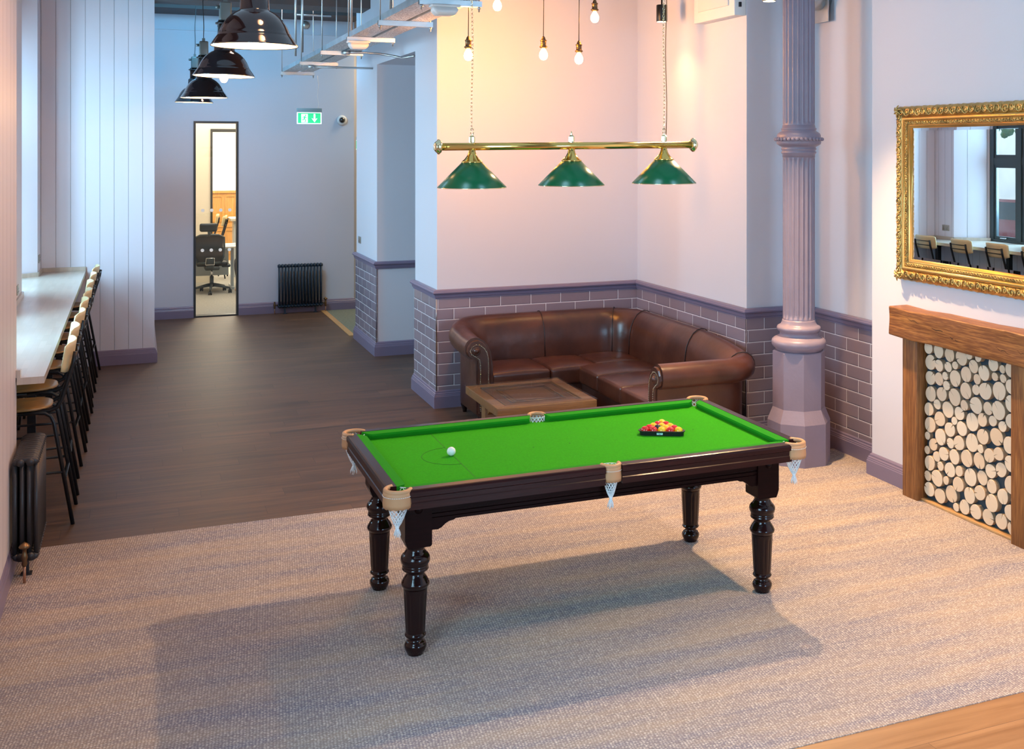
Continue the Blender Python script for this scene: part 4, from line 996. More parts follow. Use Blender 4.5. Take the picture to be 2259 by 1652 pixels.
# ---- bar stools -----------------------------------------------------------
def make_stool():
    t = thing('bar_stool', (0, 0, 0), 'x', 'stool', 'bar stools along the window counter')
    n = 40; sp_ = []
    for k in range(n):
        a = 2*PI*k/n; c, s_ = math.cos(a), math.sin(a)
        r = 1/((abs(c)**3.0+abs(s_)**3.0)**(1/3.0)); sp_.append((.190*r*c*(1 if c > 0 else 1.02), .185*r*s_))
    mb = MB(); vs = []
    for sc_, z in ((.96, .742), (1, .746), (1, .755), (.965, .760), (.5, .753), (.001, .750)):
        vs += [(x*sc_, y*sc_, z) for x, y in sp_]
    mb.add(vs, [(i*n+k, i*n+(k+1) % n, (i+1)*n+(k+1) % n, (i+1)*n+k) for i in range(5) for k in range(n)]+[tuple(range(n-1, -1, -1))], smooth=True)
    mb.build('seat', M['ply_seat'], t, local=True)
    # curved ply backrest
    mb = MB(); nu, nz = 18, 6; vs = []
    for side in (0, 1):
        for j in range(nz+1):
            for i in range(nu+1):
                u = -1+2*i/nu; v = j/nz
                y = u*.215; x = .333-.052*u*u-.026*(1-v)-(0 if side else .010)
                hh = .190*(1-.16*max(0, abs(u)-.8)/.2); z = 1.165-.19*.5+(v-.5)*hh
                vs.append((x, y, z))
    w = nu+1; o_ = (nz+1)*w; f = []
    for j in range(nz):
        for i in range(nu):
            a = j*w+i; f.append((a, a+1, a+w+1, a+w)); f.append((o_+a, o_+a+w, o_+a+w+1, o_+a+1))
    for i in range(nu): f.append((i, i+1, o_+i+1, o_+i)); f.append((nz*w+i, nz*w+i+1, o_+nz*w+i+1, o_+nz*w+i))
    for j in range(nz): f.append((j*w, j*w+w, o_+j*w+w, o_+j*w)); f.append((j*w+nu, j*w+w+nu, o_+j*w+w+nu, o_+j*w+nu))
    mb.add(vs, f, 0, True); mb.build('backrest', M['ply'], t, local=True)
    for s_ in (-1, 1):
        y = .155*s_
        MB().tube([(.331, y, 1.105), (.318, y, 1.03), (.276, y, .89), (.250, y, .80), (.224, y, .755), (.18, y, .735), (.05, y, .733), (-.12, y, .733)], .0140, 8).build('back_upright', M['black'], t, local=True)
        MB().tube([(.318, .212*s_, 0), (.205, .175*s_, .66), (.188, .172*s_, .700), (.155, .170*s_, .722), (.10, .168*s_, .727), (0, .168*s_, .727)], .0125, 8).build('leg', M['black'], t, local=True)
        MB().tube([(-.238, .212*s_, 0), (-.182, .175*s_, .66), (-.168, .172*s_, .700), (-.135, .170*s_, .722), (-.08, .168*s_, .727), (.0, .168*s_, .727)], .0125, 8).build('leg', M['black'], t, local=True)
    br_ = MB()
    for z, xx in ((1.09, .337), (1.03, .326)): br_.tube([(xx-.005, -.155, z), (xx+.003, 0, z), (xx-.005, .155, z)], .006, 6)
    br_.build('back_rod', M['black'], t, local=True)
    zf = .29; k = zf/.66
    xr, yr = .318-(.318-.205)*k, .212-(.212-.175)*k; xf = -.238+(.238-.182)*k
    fr_ = MB().tube([(xr, -yr, zf), (xr, yr, zf)], .010, 8).tube([(xf, -yr, zf), (xf, yr, zf)], .010, 8)
    fr_.tube([(xf, -yr, zf+.05), (xr, -yr, zf+.05)], .009, 8).tube([(xf, yr, zf+.05), (xr, yr, zf+.05)], .009, 8)
    fo = fr_.build('footrest', M['black'], t, local=True)
    MB().box((xr-.010, -yr+.03, zf+.008), (xr+.013, yr-.03, zf+.014)).build('wear_strip', M['chrome'], fo, local=True)
    return t
st0 = make_stool()
SY = [8.05, 8.68, 9.46, 10.16, 10.84, 11.50, 12.20, 12.97]
SL = ['nearest bar stool at the window counter, its seat fully in view', 'second bar stool from the camera, close behind the nearest one', 'third bar stool from the camera at the window counter', 'fourth bar stool from the camera at the window counter', 'fifth bar stool from the camera at the window counter', 'sixth bar stool from the camera at the window counter', 'bar stool next to last before the boarded wall', 'farthest bar stool, against the boarded wall']
for i, y in enumerate(SY):
    lab = SL[i]+', pale ply back'
    o = st0 if i == 0 else dup(st0, (0, 0, 0), label=lab); o['label'] = lab
    o.location = (-.702+(.004, -.004, .003, .0, .004, -.004, .0, .006)[i], y, 0); o.rotation_euler = (0, 0, R((0, 2, -2, 1, -1, 2, 1, -2)[i]))

# ---- column radiators -----------------------------------------------------
def radiator(name, loc, n, along, depth, z0, z1, cols, m, label, valves, vm):
    """sections stacked along 'along' axis, depth on the other"""
    t = thing(name, loc, label, 'radiator'); proto = None; pitch = .046
    def mp(a, d, z): return (a, d, z) if along == 'X' else (d, a, z)
    for i in range(n):
        a = (i-(n-1)/2)*pitch
        if proto is None:
            mb = MB(); r = .0125
            ds = [-depth/2+.0135+(depth-.027)*k/(cols-1) for k in range(cols)]
            for d in ds: mb.tube([mp(0, d, z0+.03), mp(0, d, z1-.03)], r, 10)
            for zc in (z0+.03, z1-.03):
                pts = [mp(0, -depth/2+.022, zc), mp(0, depth/2-.022, zc)]
                mb.tube([mp(0, -depth/2+.012, zc-(.012 if zc > .3 else -.012)), mp(0, -depth/2+.02, zc+(.006 if zc > .3 else -.006)), mp(0, -depth/4, zc+(.012 if zc > .3 else -.012)), mp(0, depth/4, zc+(.012 if zc > .3 else -.012)), mp(0, depth/2-.02, zc+(.006 if zc > .3 else -.006)), mp(0, depth/2-.012, zc-(.012 if zc > .3 else -.012))], .018, 10)
                for d in (ds[0]+.012, ds[-1]-.012) if cols > 2 else (0,):
                    mb.tube([mp(-pitch/2, d*.6, zc), mp(pitch/2, d*.6, zc)], .021, 12)
            proto = mb.build('section', m, t, local=True); s_ = proto
        else:
            s_ = proto.copy(); COL.objects.link(s_)
        s_.location = mp(a, 0, 0)
    L_ = n*pitch/2
    for sg in (-1, 1):
        a = sg*(L_-pitch*2.2)
        MB().box(mp(a-.012, -.012, .006), mp(a+.012, .012, z0+.03)).box(mp(a-.03, -.028, 0), mp(a+.03, .028, .008)).build('foot', m, t, local=True)
    for sg, tall in valves:
        a = sg*(L_+.045); mb = MB()
        mb.tube([mp(sg*L_, 0, z0+.045), mp(a, 0, z0+.045)], .011, 8)
        zz = z0+.045
        mb.lathe([(.010, zz-.05), (.016, zz-.035), (.012, zz-.02), (.019, zz), (.014, zz+.02), (.011, zz+.03), (.012, zz+.045)]+([(.024, zz+.052), (.030, zz+.060), (.026, zz+.068), (.012, zz+.08), (.001, zz+.088)] if tall else [(.014, zz+.05), (.001, zz+.055)]), mp(a, 0, 0), 14)
        v = mb.build('valve', vm, t, local=True)
        MB().tube([mp(a, 0, zz-.04), mp(a, 0, 0)], .0075, 8).build('pipe', M['copper'], v, local=True)
    return t
radiator('column_radiator', (-.577, 7.205, .004), 13, 'Y', .135, .10, .69, 4, M['radiator'], 'dark grey column radiator on the left wall beside the nearest stool', [(-1, True)], M['antique'])
radiator('column_radiator', (2.235, 16.60, 0), 14, 'X', .10, .085, .73, 3, M['radiator_b'], 'blue-black column radiator against the far wall', [(-1, False), (1, True)], M['antique'])

# ---- chimney breast: mantel, posts, logs, mirror --------------------------
mt = thing('fireplace_surround', (5.0, 5.66, 0), 'chunky oak beam fireplace surround filled with cut logs', 'fireplace')
def edgy(p):
    return [p[0]+.003*math.sin(p[1]*23+p[2]*31), p[1], p[2]+.0035*math.sin(p[1]*17+1)+.002*math.sin(p[1]*41)]
MB().rbox((4.895, 4.98, 1.115), (5.058, 6.335, 1.316), .010, 3, fn=edgy).build('mantel_beam', M['oak'], mt)
for y0 in (6.105, 5.075): MB().rbox((4.955, y0, .0), (5.058, y0+.155, 1.117), .006, 2).build('post', M['oak_v'], mt)
MB().box((5.045, 5.23, .006), (5.059, 6.105, 1.117)).build('back_panel', M['backing'], mt)
MB().rbox((4.99, 5.23, .006), (5.045, 6.105, .022), .003, 2).build('hearth_strip', M['oakstrip'], mt)
ck = MB()
for (y, z, ln_, w) in ((6.15, 1.262, .16, .004), (5.92, 1.235, .22, .006), (5.72, 1.205, .10, .008), (5.52, 1.19, .16, .004), (5.30, 1.20, .14, .005), (5.12, 1.21, .10, .004)):
    n = 9; ck.add([(4.8935, y-ln_*k/(n-1), z+.006*math.sin(k*1.7)-.02*k/(n-1)+w*.5*math.sin(PI*k/(n-1))) for k in range(n)]+[(4.8935, y-ln_*k/(n-1), z+.006*math.sin(k*1.7)-.02*k/(n-1)-w*.5*math.sin(PI*k/(n-1))) for k in range(n)], [(k, k+1, n+k+1, n+k) for k in range(n-1)])
ck.build('split_crack', plain('dark_crack', (.05, .02, .01), .9), mt)
# cut logs: relaxed circle packing
rng = random.Random(11)
LW, LH0, LH1 = (5.236, 6.099), .024, 1.11
cir = []
rad = [rng.choice([.051, .048, .046, .043, .040, .037, .030, .024]) for _ in range(100)]
_k = math.sqrt(.845*(LW[1]-LW[0])*(LH1-LH0)/sum(math.pi*r*r for r in rad)); rad = [r*_k for r in rad]
rad.sort(reverse=True)
for r in rad: cir.append([rng.uniform(LW[0]+r, LW[1]-r), rng.uniform(LH0+r, LH1-r), r])
rng.shuffle(cir)
for it in range(900):
    for i in range(len(cir)):
        a = cir[i]
        for j in range(i+1, len(cir)):
            b = cir[j]; dx, dz = b[0]-a[0], b[1]-a[1]; rr = a[2]+b[2]
            if abs(dx) < rr and abs(dz) < rr:
                d = math.hypot(dx, dz)
                if 1e-6 < d < rr:
                    q = (rr-d)*.5/d; a[0] -= dx*q; a[1] -= dz*q; b[0] += dx*q; b[1] += dz*q
        a[0] = min(max(a[0], LW[0]+a[2]), LW[1]-a[2]); a[1] = min(max(a[1], LH0+a[2]), LH1-a[2])
# shrink the ones that still overlap
for i in range(len(cir)):
    for j in range(len(cir)):
        if i != j:
            d = math.hypot(cir[i][0]-cir[j][0], cir[i][1]-cir[j][1])
            if d < cir[i][2]+cir[j][2]-.0005:
                ex = cir[i][2]+cir[j][2]-d
                if cir[i][2] >= cir[j][2]: cir[i][2] = max(.012, cir[i][2]-ex)
                else: cir[j][2] = max(.012, cir[j][2]-ex)
def log_proto(k):
    rg = random.Random(k); n = 30; ca = rg.uniform(0, 2*PI) ; cw = (.07, .04, .11, 0)[k % 4]; cd = (.30, .05, .40, 0)[k % 4]
    pts = []
    for i in range(n):
        a = 2*PI*i/n
        rr = 1+.035*math.sin(2*a+k)+.02*math.sin(3*a+2*k)
        pts.append((rr*math.cos(a), rr*math.sin(a)))
    if cw:
        ins = [(math.cos(cw), math.sin(cw)), (cd, 0.), (math.cos(-cw), math.sin(-cw))]
        pts = [p for p in pts if abs(math.atan2(p[1], p[0])) > cw+.04]
        pts = pts_sorted = sorted(pts, key=lambda p: math.atan2(p[1], p[0]) % (2*PI))
        pts = [(math.cos(cw), math.sin(cw))]+pts+[(math.cos(cw), -math.sin(cw)), (cd, 0.)]
    R_ = .05; n = len(pts); mb = MB()
    f0 = [(-.050, y*R_*.97, z*R_*.97) for y, z in pts]; f1 = [(-.046, y*R_, z*R_) for y, z in pts]; f2 = [(0, y*R_, z*R_) for y, z in pts]
    # front face as a fan from a point inside the solid side
    c = (-.050, -.35*R_*(1 if cw else 0), 0)
    mb.add([c]+f0, [(0, i+1, (i+1) % n+1) for i in range(n)], 0)
    mb.add(f0+f1, [(i, (i+1) % n, n+(i+1) % n, n+i) for i in range(n)], 0)
    mb.add(f1+f2, [(i, (i+1) % n, n+(i+1) % n, n+i) for i in range(n)], 1, False)
    mb.add(f2, [tuple(range(n))], 1)
    me_o = mb.build('cut_log', [M['log'], M['log_side']], None, kind='structure'); del me_o['kind']
    return me_o
protos = [log_proto(k) for k in range(4)]
for i, (y, z, r) in enumerate(cir):
    if i < 4: o = protos[i]
    else: o = protos[rng.choice([0, 1, 2, 3, 0, 1])].copy(); COL.objects.link(o)
    o.location = (5.044-.0, y, z); s_ = (r-.0006)/.0525
    o.scale = (rng.uniform(.45, .75), s_, s_); o.rotation_euler = (rng.uniform(0, 2*PI), 0, 0)
    tag(o, 'pale round cut log end stacked inside the oak fireplace surround', 'log', 'cut logs filling the fireplace')

# ---- gilt mirror ----------------------------------------------------------
mr = thing('wall_mirror', (5.04, 5.65, 1.50), 'large ornate gilt-framed mirror hanging above the oak mantel', 'mirror')
MY0, MY1, MZ0, MZ1 = 4.86, 6.415, 1.500, 2.722
def ring_sweep(prof, mat, name, parent, smooth=True, jag=0.):
    """prof (inset, out): rectangular frame on the chimney wall"""
    mb = MB(); vs = []; n = len(prof)
    cor = [(MY0, MZ0, 1, 1), (MY1, MZ0, -1, 1), (MY1, MZ1, -1, -1), (MY0, MZ1, 1, -1)]
    per = []
    for c in range(4):
        a = cor[c]; b = cor[(c+1) % 4]; S = 60
        for k in range(S if jag else 1):
            t = k/S if jag else 0
            per.append((a, b, t))
    for (a, b, t) in per:
        for d, h in prof:
            j = 0
            pa = (a[0]+a[2]*d, a[1]+a[3]*d); pb = (b[0]+b[2]*d, b[1]+b[3]*d)
            y = pa[0]+(pb[0]-pa[0])*t; z = pa[1]+(pb[1]-pa[1])*t
            if jag and d < .012:
                w = jag*(.5+.5*math.sin((y+z*1.3)*95))*(1 if 0 < t else 0)
                cy_, cz_ = (MY0+MY1)/2, (MZ0+MZ1)/2
                if abs(a[1]-b[1]) < 1e-6: z += (w if z > cz_ else -w)
                else: y += (w if y > cy_ else -w)
            vs.append((5.058-h, y, z))
    m_ = len(per)
    mb.add(vs, [(i*n+k, ((i+1) % m_)*n+k, ((i+1) % m_)*n+(k+1) % n, i*n+(k+1) % n) for i in range(m_) for k in range(n)], smooth=smooth)
    return mb.build(name, mat, parent)
fo = ring_sweep([(0, 0), (.0, .022), (.008, .035), (.03, .044), (.055, .042), (.070, .034), (.070, 0)], M['gold'], 'frame', mr, jag=.007)
ring_sweep([(.068, .03), (.070, .040), (.078, .047), (.088, .046), (.095, .038), (.095, .02), (.068, .01)], M['gold_s'], 'gilt_bead', fo)
ring_sweep([(.095, .02), (.095, .036), (.110, .036), (.128, .030), (.128, .01), (.095, .01)], M['gold'], 'inner_band', fo)
ring_sweep([(.126, .01), (.126, .031), (.132, .028), (.150, .017), (.150, .005)], M['gold_s'], 'inner_slope', fo)
# carved acanthus scrolls
cs = MB()
def spiral(y, z, r, turn, ang, out, tr):
    pts = []; rs = []
    for k in range(15):
        t = k/14; a = ang+turn*t*2.6*PI; rr = r*(1-.80*t)
        pts.append((5.058-out-.004*math.sin(PI*t), y+rr*math.cos(a), z+rr*math.sin(a))); rs.append(tr*(1-.45*t))
    cs.tube(pts, rs, 5)
def edge(a, b, inset, r, pitch, out, tr):
    (y0, z0), (y1, z1) = a, b; Ln = math.hypot(y1-y0, z1-z0); n = int(Ln/pitch); dy, dz = (y1-y0)/Ln, (z1-z0)/Ln
    for k in range(n):
        t = (k+.5)/n*Ln; sg = 1 if k % 2 else -1
        y, z = y0+dy*t, z0+dz*t; nx, nz = -dz, dy
        spiral(y+nx*sg*r*.16, z+nz*sg*r*.16, r*(1+.08*math.sin(k*2.3)), sg, math.atan2(dz, dy)+PI*(0 if sg > 0 else 1), out, tr)
        # leaf strokes crossing between the scrolls
        p0 = (y-dy*pitch*.5-nx*r*sg, z-dz*pitch*.5-nz*r*sg); p1 = (y-dy*pitch*.35+nx*r*sg, z-dz*pitch*.35+nz*r*sg)
        cs.tube([(5.058-out, *p0), (5.058-out-.006, (p0[0]+p1[0])/2-dy*.008, (p0[1]+p1[1])/2-dz*.008), (5.058-out, *p1)], [tr*.5, tr*1.25, tr*.4], 5)
for d, r, pitch, out, tr in ((.036, .026, .058, .043, .0052), (.111, .0115, .026, .036, .0028)):
    a0, a1, b0, b1 = MY0+d, MY1-d, MZ0+d, MZ1-d
    edge((a1, b1), (a0, b1), d, r, pitch, out, tr); edge((a0, b0), (a1, b0), d, r, pitch, out, tr)
    edge((a1, b0), (a1, b1), d, r, pitch, out, tr); edge((a0, b1), (a0, b0), d, r, pitch, out, tr)
    if d > .1: cs.build('inner_scrolls', M['gold'], fo)
    else: cs_o = cs; cs = MB()
cs = cs_o
for y, z in ((MY1-.03, MZ1-.03), (MY1-.03, MZ0+.03), (MY0+.03, MZ1-.03), (MY0+.03, MZ0+.03)):
    for k in range(6):
        a = k*PI/3+.4; cs.tube([(5.008, y, z), (5.004, y+.022*math.cos(a), z+.022*math.sin(a)), (5.014, y+.045*math.cos(a+.3), z+.045*math.sin(a+.3))], [.009, .008, .003], 6)
    cs.sphere((5.004, y, z), .013, 10, 8)
cs.build('carved_scrolls', M['gold'], fo)
gl = MB(); iy0, iy1, iz0, iz1 = MY0+.148, MY1-.148, MZ0+.148, MZ1-.148
ymid = (iy0+iy1)/2; dl = .0275; dv = 0.0
def mxp(y): return 5.043+dl*(y-ymid)*.255
bw = .022
o4 = [(mxp(iy0), iy0, iz0), (mxp(iy1), iy1, iz0), (mxp(iy1), iy1, iz1), (mxp(iy0), iy0, iz1)]
i4 = [(mxp(iy0+bw)-.0012, iy0+bw, iz0+bw), (mxp(iy1-bw)-.0012, iy1-bw, iz0+bw), (mxp(iy1-bw)-.0012, iy1-bw, iz1-bw), (mxp(iy0+bw)-.0012, iy0+bw, iz1-bw)]
gl.add(o4+i4, [(4, 5, 6, 7), (0, 1, 5, 4), (1, 2, 6, 5), (2, 3, 7, 6), (3, 0, 4, 7)])
gl.build('mirror_glass', M['mirror'], mr, fixn=False)

# ---- cable tray -----------------------------------------------------------
def tray_mat():
    m, nt, b = new_mat('perforated_steel')
    tc = N(nt, 'ShaderNodeTexCoord'); mp = N(nt, 'ShaderNodeMapping'); mp.inputs['Scale'].default_value = (45, 26, 1); L(nt, tc.outputs['Object'], mp.inputs['Vector'])
    v = N(nt, 'ShaderNodeTexVoronoi', distance='CHEBYCHEV'); v.inputs['Scale'].default_value = 1; v.inputs['Randomness'].default_value = .35; L(nt, mp.outputs['Vector'], v.inputs['Vector'])
    cr = N(nt, 'ShaderNodeValToRGB'); e = cr.color_ramp.elements; cr.color_ramp.interpolation = 'CONSTANT'
    e[0].position = 0; e[0].color = (.10, .10, .12, 1); e[1].position = .24; e[1].color = (.58, .58, .60, 1)
    L(nt, v.outputs['Distance'], cr.inputs['Fac']); L(nt, cr.outputs['Color'], b.inputs['Base Color'])
    b.inputs['Roughness'].default_value = .4; b.inputs['Metallic'].default_value = .45; return m
TRM = tray_mat(); TZ = 3.445
for k, (x0, x1, y1, lab) in enumerate(((1.80, 1.975, 15.05, 'left one of the two perforated steel cable trays under the ceiling'), (2.02, 2.165, 14.95, 'right one of the two perforated steel cable trays, nearer the pier'))):
    t = thing('cable_tray', ((x0+x1)/2, 9.5, TZ), lab, 'cable tray', 'perforated steel cable trays')
    MB().box((x0, 3.5, TZ), (x1, y1, TZ+.003)).build('perforated_base', TRM, t)
    MB().box((x0-.003, 3.5, TZ), (x0, y1, TZ+.05)).box((x1, 3.5, TZ), (x1+.003, y1, TZ+.05)).build('side_flange', M['steel'], t)
for i, y in enumerate((15.0, 13.15, 11.6, 10.06, 8.66, 7.3, 5.9, 4.5)):
    t = thing('tray_support', (1.98, y, TZ-.04), 'galvanised strut and threaded rods carrying the cable trays', 'bracket', 'struts carrying the cable trays')
    mb = MB().box((1.765, y-.02, TZ-.041), (2.205, y+.02, TZ-.038)).box((1.765, y-.02, TZ-.038), (2.205, y-.017, TZ-.001)).box((1.765, y+.017, TZ-.038), (2.205, y+.02, TZ-.001))
    mb.build('strut', M['steel'], t)
    for x in (1.782, 2.188):
        rod = MB().tube([(x, y, TZ-.075), (x, y, CEIL)], .006, 6); rod.lathe([(.012, TZ-.055), (.012, TZ-.043)], (x, y, 0), 6); rod.build('threaded_rod', M['steel'], t)
def em_light(x, y, lab):
    t = thing('emergency_light', (x, y, TZ-.11), lab, 'light', 'white oval lights under the cable tray')
    MB().rbox((x-.10, y-.05, TZ-.062), (x+.10, y+.05, TZ-.042), .008, 2).build('base', M['white'], t)
    MB().rbox((x-.095, y-.055, TZ-.118), (x+.095, y+.055, TZ-.058), .03, 4, fn=lambda p: [x+(p[0]-x)*(1-.25*max(0, (TZ-.07-p[2])/.05)), p[1], p[2]]).build('diffuser', M['white'], t)
em_light(1.86, 10.00, 'small white oval light under the cable tray, left of the pier')
em_light(1.93, 7.25, 'white oval light under the cable tray at the top edge, above the lamp chain')
# conduits hanging from the ceiling and running across
def conduit(pts, r, lab, boxat=None):
    mb = MB().tube(pts, r, 10)
    o = mb.build('conduit', M['steel']); tag(o, lab, 'pipe')
    if boxat: 
        b_ = MB().lathe([(.035, -.02), (.035, .02)], boxat, 16); b_.build('junction_box', M['steel'], o)
conduit([(1.99, 11.52, TZ-.015), (2.2, 11.52, TZ-.015), (2.36, 11.52, TZ-.02), (2.50, 11.45, TZ-.045), (2.56, 11.3, TZ-.075), (2.60, 10.95, TZ-.08)], .012, 'bent steel conduit from the cable tray to the pier', (2.02, 11.52, TZ-.02))
conduit([(1.86, 13.05, TZ-.065), (2.60, 13.05, TZ-.065)], .012, 'straight steel conduit under the cable tray at the far pier', (1.88, 13.05, TZ-.065))
for (x, y, z0, lab) in ((1.58, 12.1, 3.42, 'vertical steel conduit behind the nearest pendant shade'), (1.72, 12.6, TZ+.06, 'vertical steel conduit left of the tray rods'), (1.86, 10.35, TZ+.05, 'brightest vertical conduit, dropping to the small socket box'), (1.80, 8.35, TZ+.05, 'left vertical conduit of a pair above the tray'), (1.93, 8.35, TZ+.05, 'right vertical conduit of a pair above the tray')):
    conduit([(x, y, z0), (x, y, CEIL)], .012, lab)
o = MB().rbox((1.83, 10.28, TZ+.004), (1.90, 10.42, TZ+.055), .006, 2).build('junction_box', M['white']); tag(o, 'small white socket box on the cable tray', 'box')
o = MB().tube([(1.775, 13.7, 4.06), (2.215, 13.7, 4.06)], .018, 6).build('strut_rail', M['steel']); tag(o, 'short steel rail fixed below the ceiling beam', 'bracket')
o = MB().lathe([(.055, 0), (.06, .01), (.06, .035), (.03, .045)], (0, 0, 0), 24, axis='Y').build('round_box', M['steel'], None, kind='structure'); del o['kind']
o.location = (2.313, 16.66, 4.262); tag(o, 'round steel box high on the far wall', 'box')

# ---- exit sign ------------------------------------------------------------
def exit_sign(cx, y, zt, w, label):
    t = thing('exit_sign', (cx, y, zt-.21), label, 'sign', 'green emergency exit signs'); h = .21; x0, x1 = cx-w/2, cx+w/2
    MB().rbox((x0, y-.03, zt-.055), (x1, y+.03, zt), .004, 2).build('housing', M['exit_body'], t)
    p = MB().box((x0+.002, y-.004, zt-h), (x1-.002, y+.004, zt-.055)).build('sign_plate', M['exit_white'], t)
    g = MB().box((x0+.014, y-.0055, zt-h+.010), (x1-.014, y-.0045, zt-.064)).build('green_field', M['exit_green'], p)
    q = MB(); u = w; yy = y-.007
    # white doorway with a running figure, white down arrow
    zc0 = zt-h+.018; H = .115
    def poly(ps, e=0): q.add([(x0+u*a, yy-e, zc0+H*b) for a, b in ps], [tuple(range(len(ps)))])
    poly([(.18, .0), (.44, .0), (.44, 1.), (.18, 1.)])
    ax = .71
    poly([(ax-.035, .45), (ax+.035, .45), (ax+.035, 1.), (ax-.035, 1.)]); poly([(ax-.12, .52), (ax, .04), (ax+.12, .52), (ax+.035, .42), (ax-.035, .42)])
    q.build('white_symbols', M['exit_white'], p)
    q = MB()
    def seg(pts, r=.05):
        q.tube([(x0+u*a, yy-.002, zc0+H*b) for a, b in pts], r*H, 6)
    q.sphere((x0+u*.345, yy-.002, zc0+H*.84), .08*H, 10, 6)
    seg([(.325, .74), (.30, .48)], .09); seg([(.30, .46), (.35, .28), (.325, .06)]); seg([(.30, .46), (.255, .30), (.205, .30)]); seg([(.325, .70), (.375, .56), (.41, .62)], .04); seg([(.315, .70), (.26, .66), (.235, .50)], .04)
    q.build('running_figure', M['exit_green'], p)
    return t
es = exit_sign(2.136, 15.0, 2.965, .325, 'green exit sign with running man and down arrow, hanging before the far wall')
MB().tube([(2.25, 15.0, 2.965)]+[(2.25+.008*math.sin(k*1.4), 15.0, 2.965+.44*k/8) for k in range(1, 8)]+[(2.245, 15.0, 3.405)], .0035, 6).build('flex', M['white'], es)
exit_sign(3.50, 18.35, 2.62, .325, 'second green exit sign, a sliver seen past the far pier')

# dome camera, switches, sockets
dc = thing('dome_camera', (2.858, 16.72, 2.85), 'white dome security camera on the far wall beside the exit sign', 'camera')
MB().lathe([(.075, 16.715), (.075, 16.69), (.060, 16.672), (.045, 16.668)], (2.858, 0, 2.853), 32, axis='Y').build('housing', M['white'], dc)
MB().sphere((2.858, 16.672, 2.853), .045, 20, 14).build('dome', plain('smoked_dome', (.01, .012, .012), .05, 0, 1.), dc)
def plate(name, a, b, n, axis, label, cat):
    t = thing(name, [(a[i]+b[i])/2 for i in range(3)], label, cat)
    MB().rbox(a, b, .002, 2).build('plate', M['socket'], t)
    for k in range(n):
        if axis == 'X':
            yy = a[1]+(b[1]-a[1])*(k+.5)/n; xs = a[0]-.002 if a[0] > 0 else b[0]+.001
            d = MB()
            for q in (-.008, .008): d.box((xs, yy+q-.002, a[2]+.02), (xs+.001, yy+q+.002, a[2]+.032))
            d.box((xs, yy-.0025, a[2]+.045), (xs+.001, yy+.0025, a[2]+.058)); d.build('contacts', M['black'], t)
plate('light_switch', (2.592, 13.80, 1.235), (2.600, 13.95, 1.32), 2, 'X', 'brushed double light switch on the far pier above the tiles', 'switch')
plate('power_socket', (-.969, 10.79, 1.14), (-.962, 10.935, 1.225), 2, 'X', 'brushed double power socket on the pier above the counter', 'socket')
plate('power_socket', (-.969, 13.10, 1.20), (-.962, 13.25, 1.285), 2, 'X', 'double power socket above the far counter end, seen in the mirror', 'socket')

# white access panel and steel vent bracket at the top of the right walls
apn = thing('access_panel', (4.60, 8.25, 3.53), 'white painted box panel high on the alcove side wall', 'panel')
MB().rbox((4.56, 7.91, 3.53), (4.67, 8.62, 4.3), .006, 2).build('box', plain('white_paint', (.78, .76, .74), .5), apn)
MB().rbox((4.548, 8.0, 3.62), (4.560, 8.53, 4.22), .006, 2).build('inset_panel', plain('white_paint_b', (.72, .70, .68), .5), apn)
MB().rbox((4.60, 7.893, 3.60), (4.62, 7.912, 3.64), .002, 2).build('latch', M['black'], apn)
vt = thing('duct_bracket', (5.17, 7.58, 3.47), 'galvanised duct end and plate at the top edge beside the column', 'duct')
MB().tube([(5.0, 7.60, 3.66), (5.236, 7.60, 3.66)], .10, 24).build('duct', M['steel'], vt)
MB().box((5.18, 7.48, 3.46), (5.19, 7.72, 3.80)).build('plate', M['steel'], vt)

# ------------------------------------------------------------------ office behind the glazing
MB().box((-.6, 16.72, -.1), (2.62, 27, .0)).build('floor_office', M['grey_carpet'], kind='structure')
MB().box((-.7, 16.85, 3.2), (3.0, 27, 3.3)).build('ceiling_office', M['cream'], kind='structure')
MB().box((-.7, 16.85, 0), (-.6, 27, 3.2)).build('wall_office_left', M['cream'], kind='structure')
MB().box((2.95, 16.85, 0), (3.04, 27, 3.2)).build('wall_office_right', M['cream'], kind='structure')
MB().box((-.6, 21.0, 0), (1.24, 21.1, 3.2)).build('wall_office_partition', M['cream'], kind='structure')
MB().box((1.24, 21.0, 2.78), (2.95, 21.1, 3.2)).build('wall_office_header', M['cream'], kind='structure')
MB().box((1.24, 20.97, 0), (1.275, 21.12, 2.78)).box((1.275, 20.97, 2.725), (2.95, 21.12, 2.78)).build('door_2', plain('grey_door_frame', (.03, .03, .025), .6), kind='structure')
MB().box((-.6, 26.9, 0), (2.95, 27, 3.2)).build('wall_office_end', M['bright'], kind='structure')  # self-lit wall standing in for the bright office window
pw = MB().box((.6, 25.0, 0), (2.95, 25.06, 1.48)).box((.6, 24.97, 1.46), (2.95, 25.08, 1.51)).box((.6, 24.985, .72), (2.95, 25.0, .78))
for k in range(9):
    x = .7+k*.27
    for z0, z1 in ((.84, 1.40), (.14, .66)):
        pw.box((x, 24.985, z0), (x+.02, 25.0, z1)).box((x+.19, 24.985, z0), (x+.21, 25.0, z1)).box((x+.02, 24.986, z0), (x+.19, 25.0, z0+.02)).box((x+.02, 24.986, z1-.02), (x+.19, 25.0, z1))
pw.build('trim_14', M['panelling'], kind='structure')
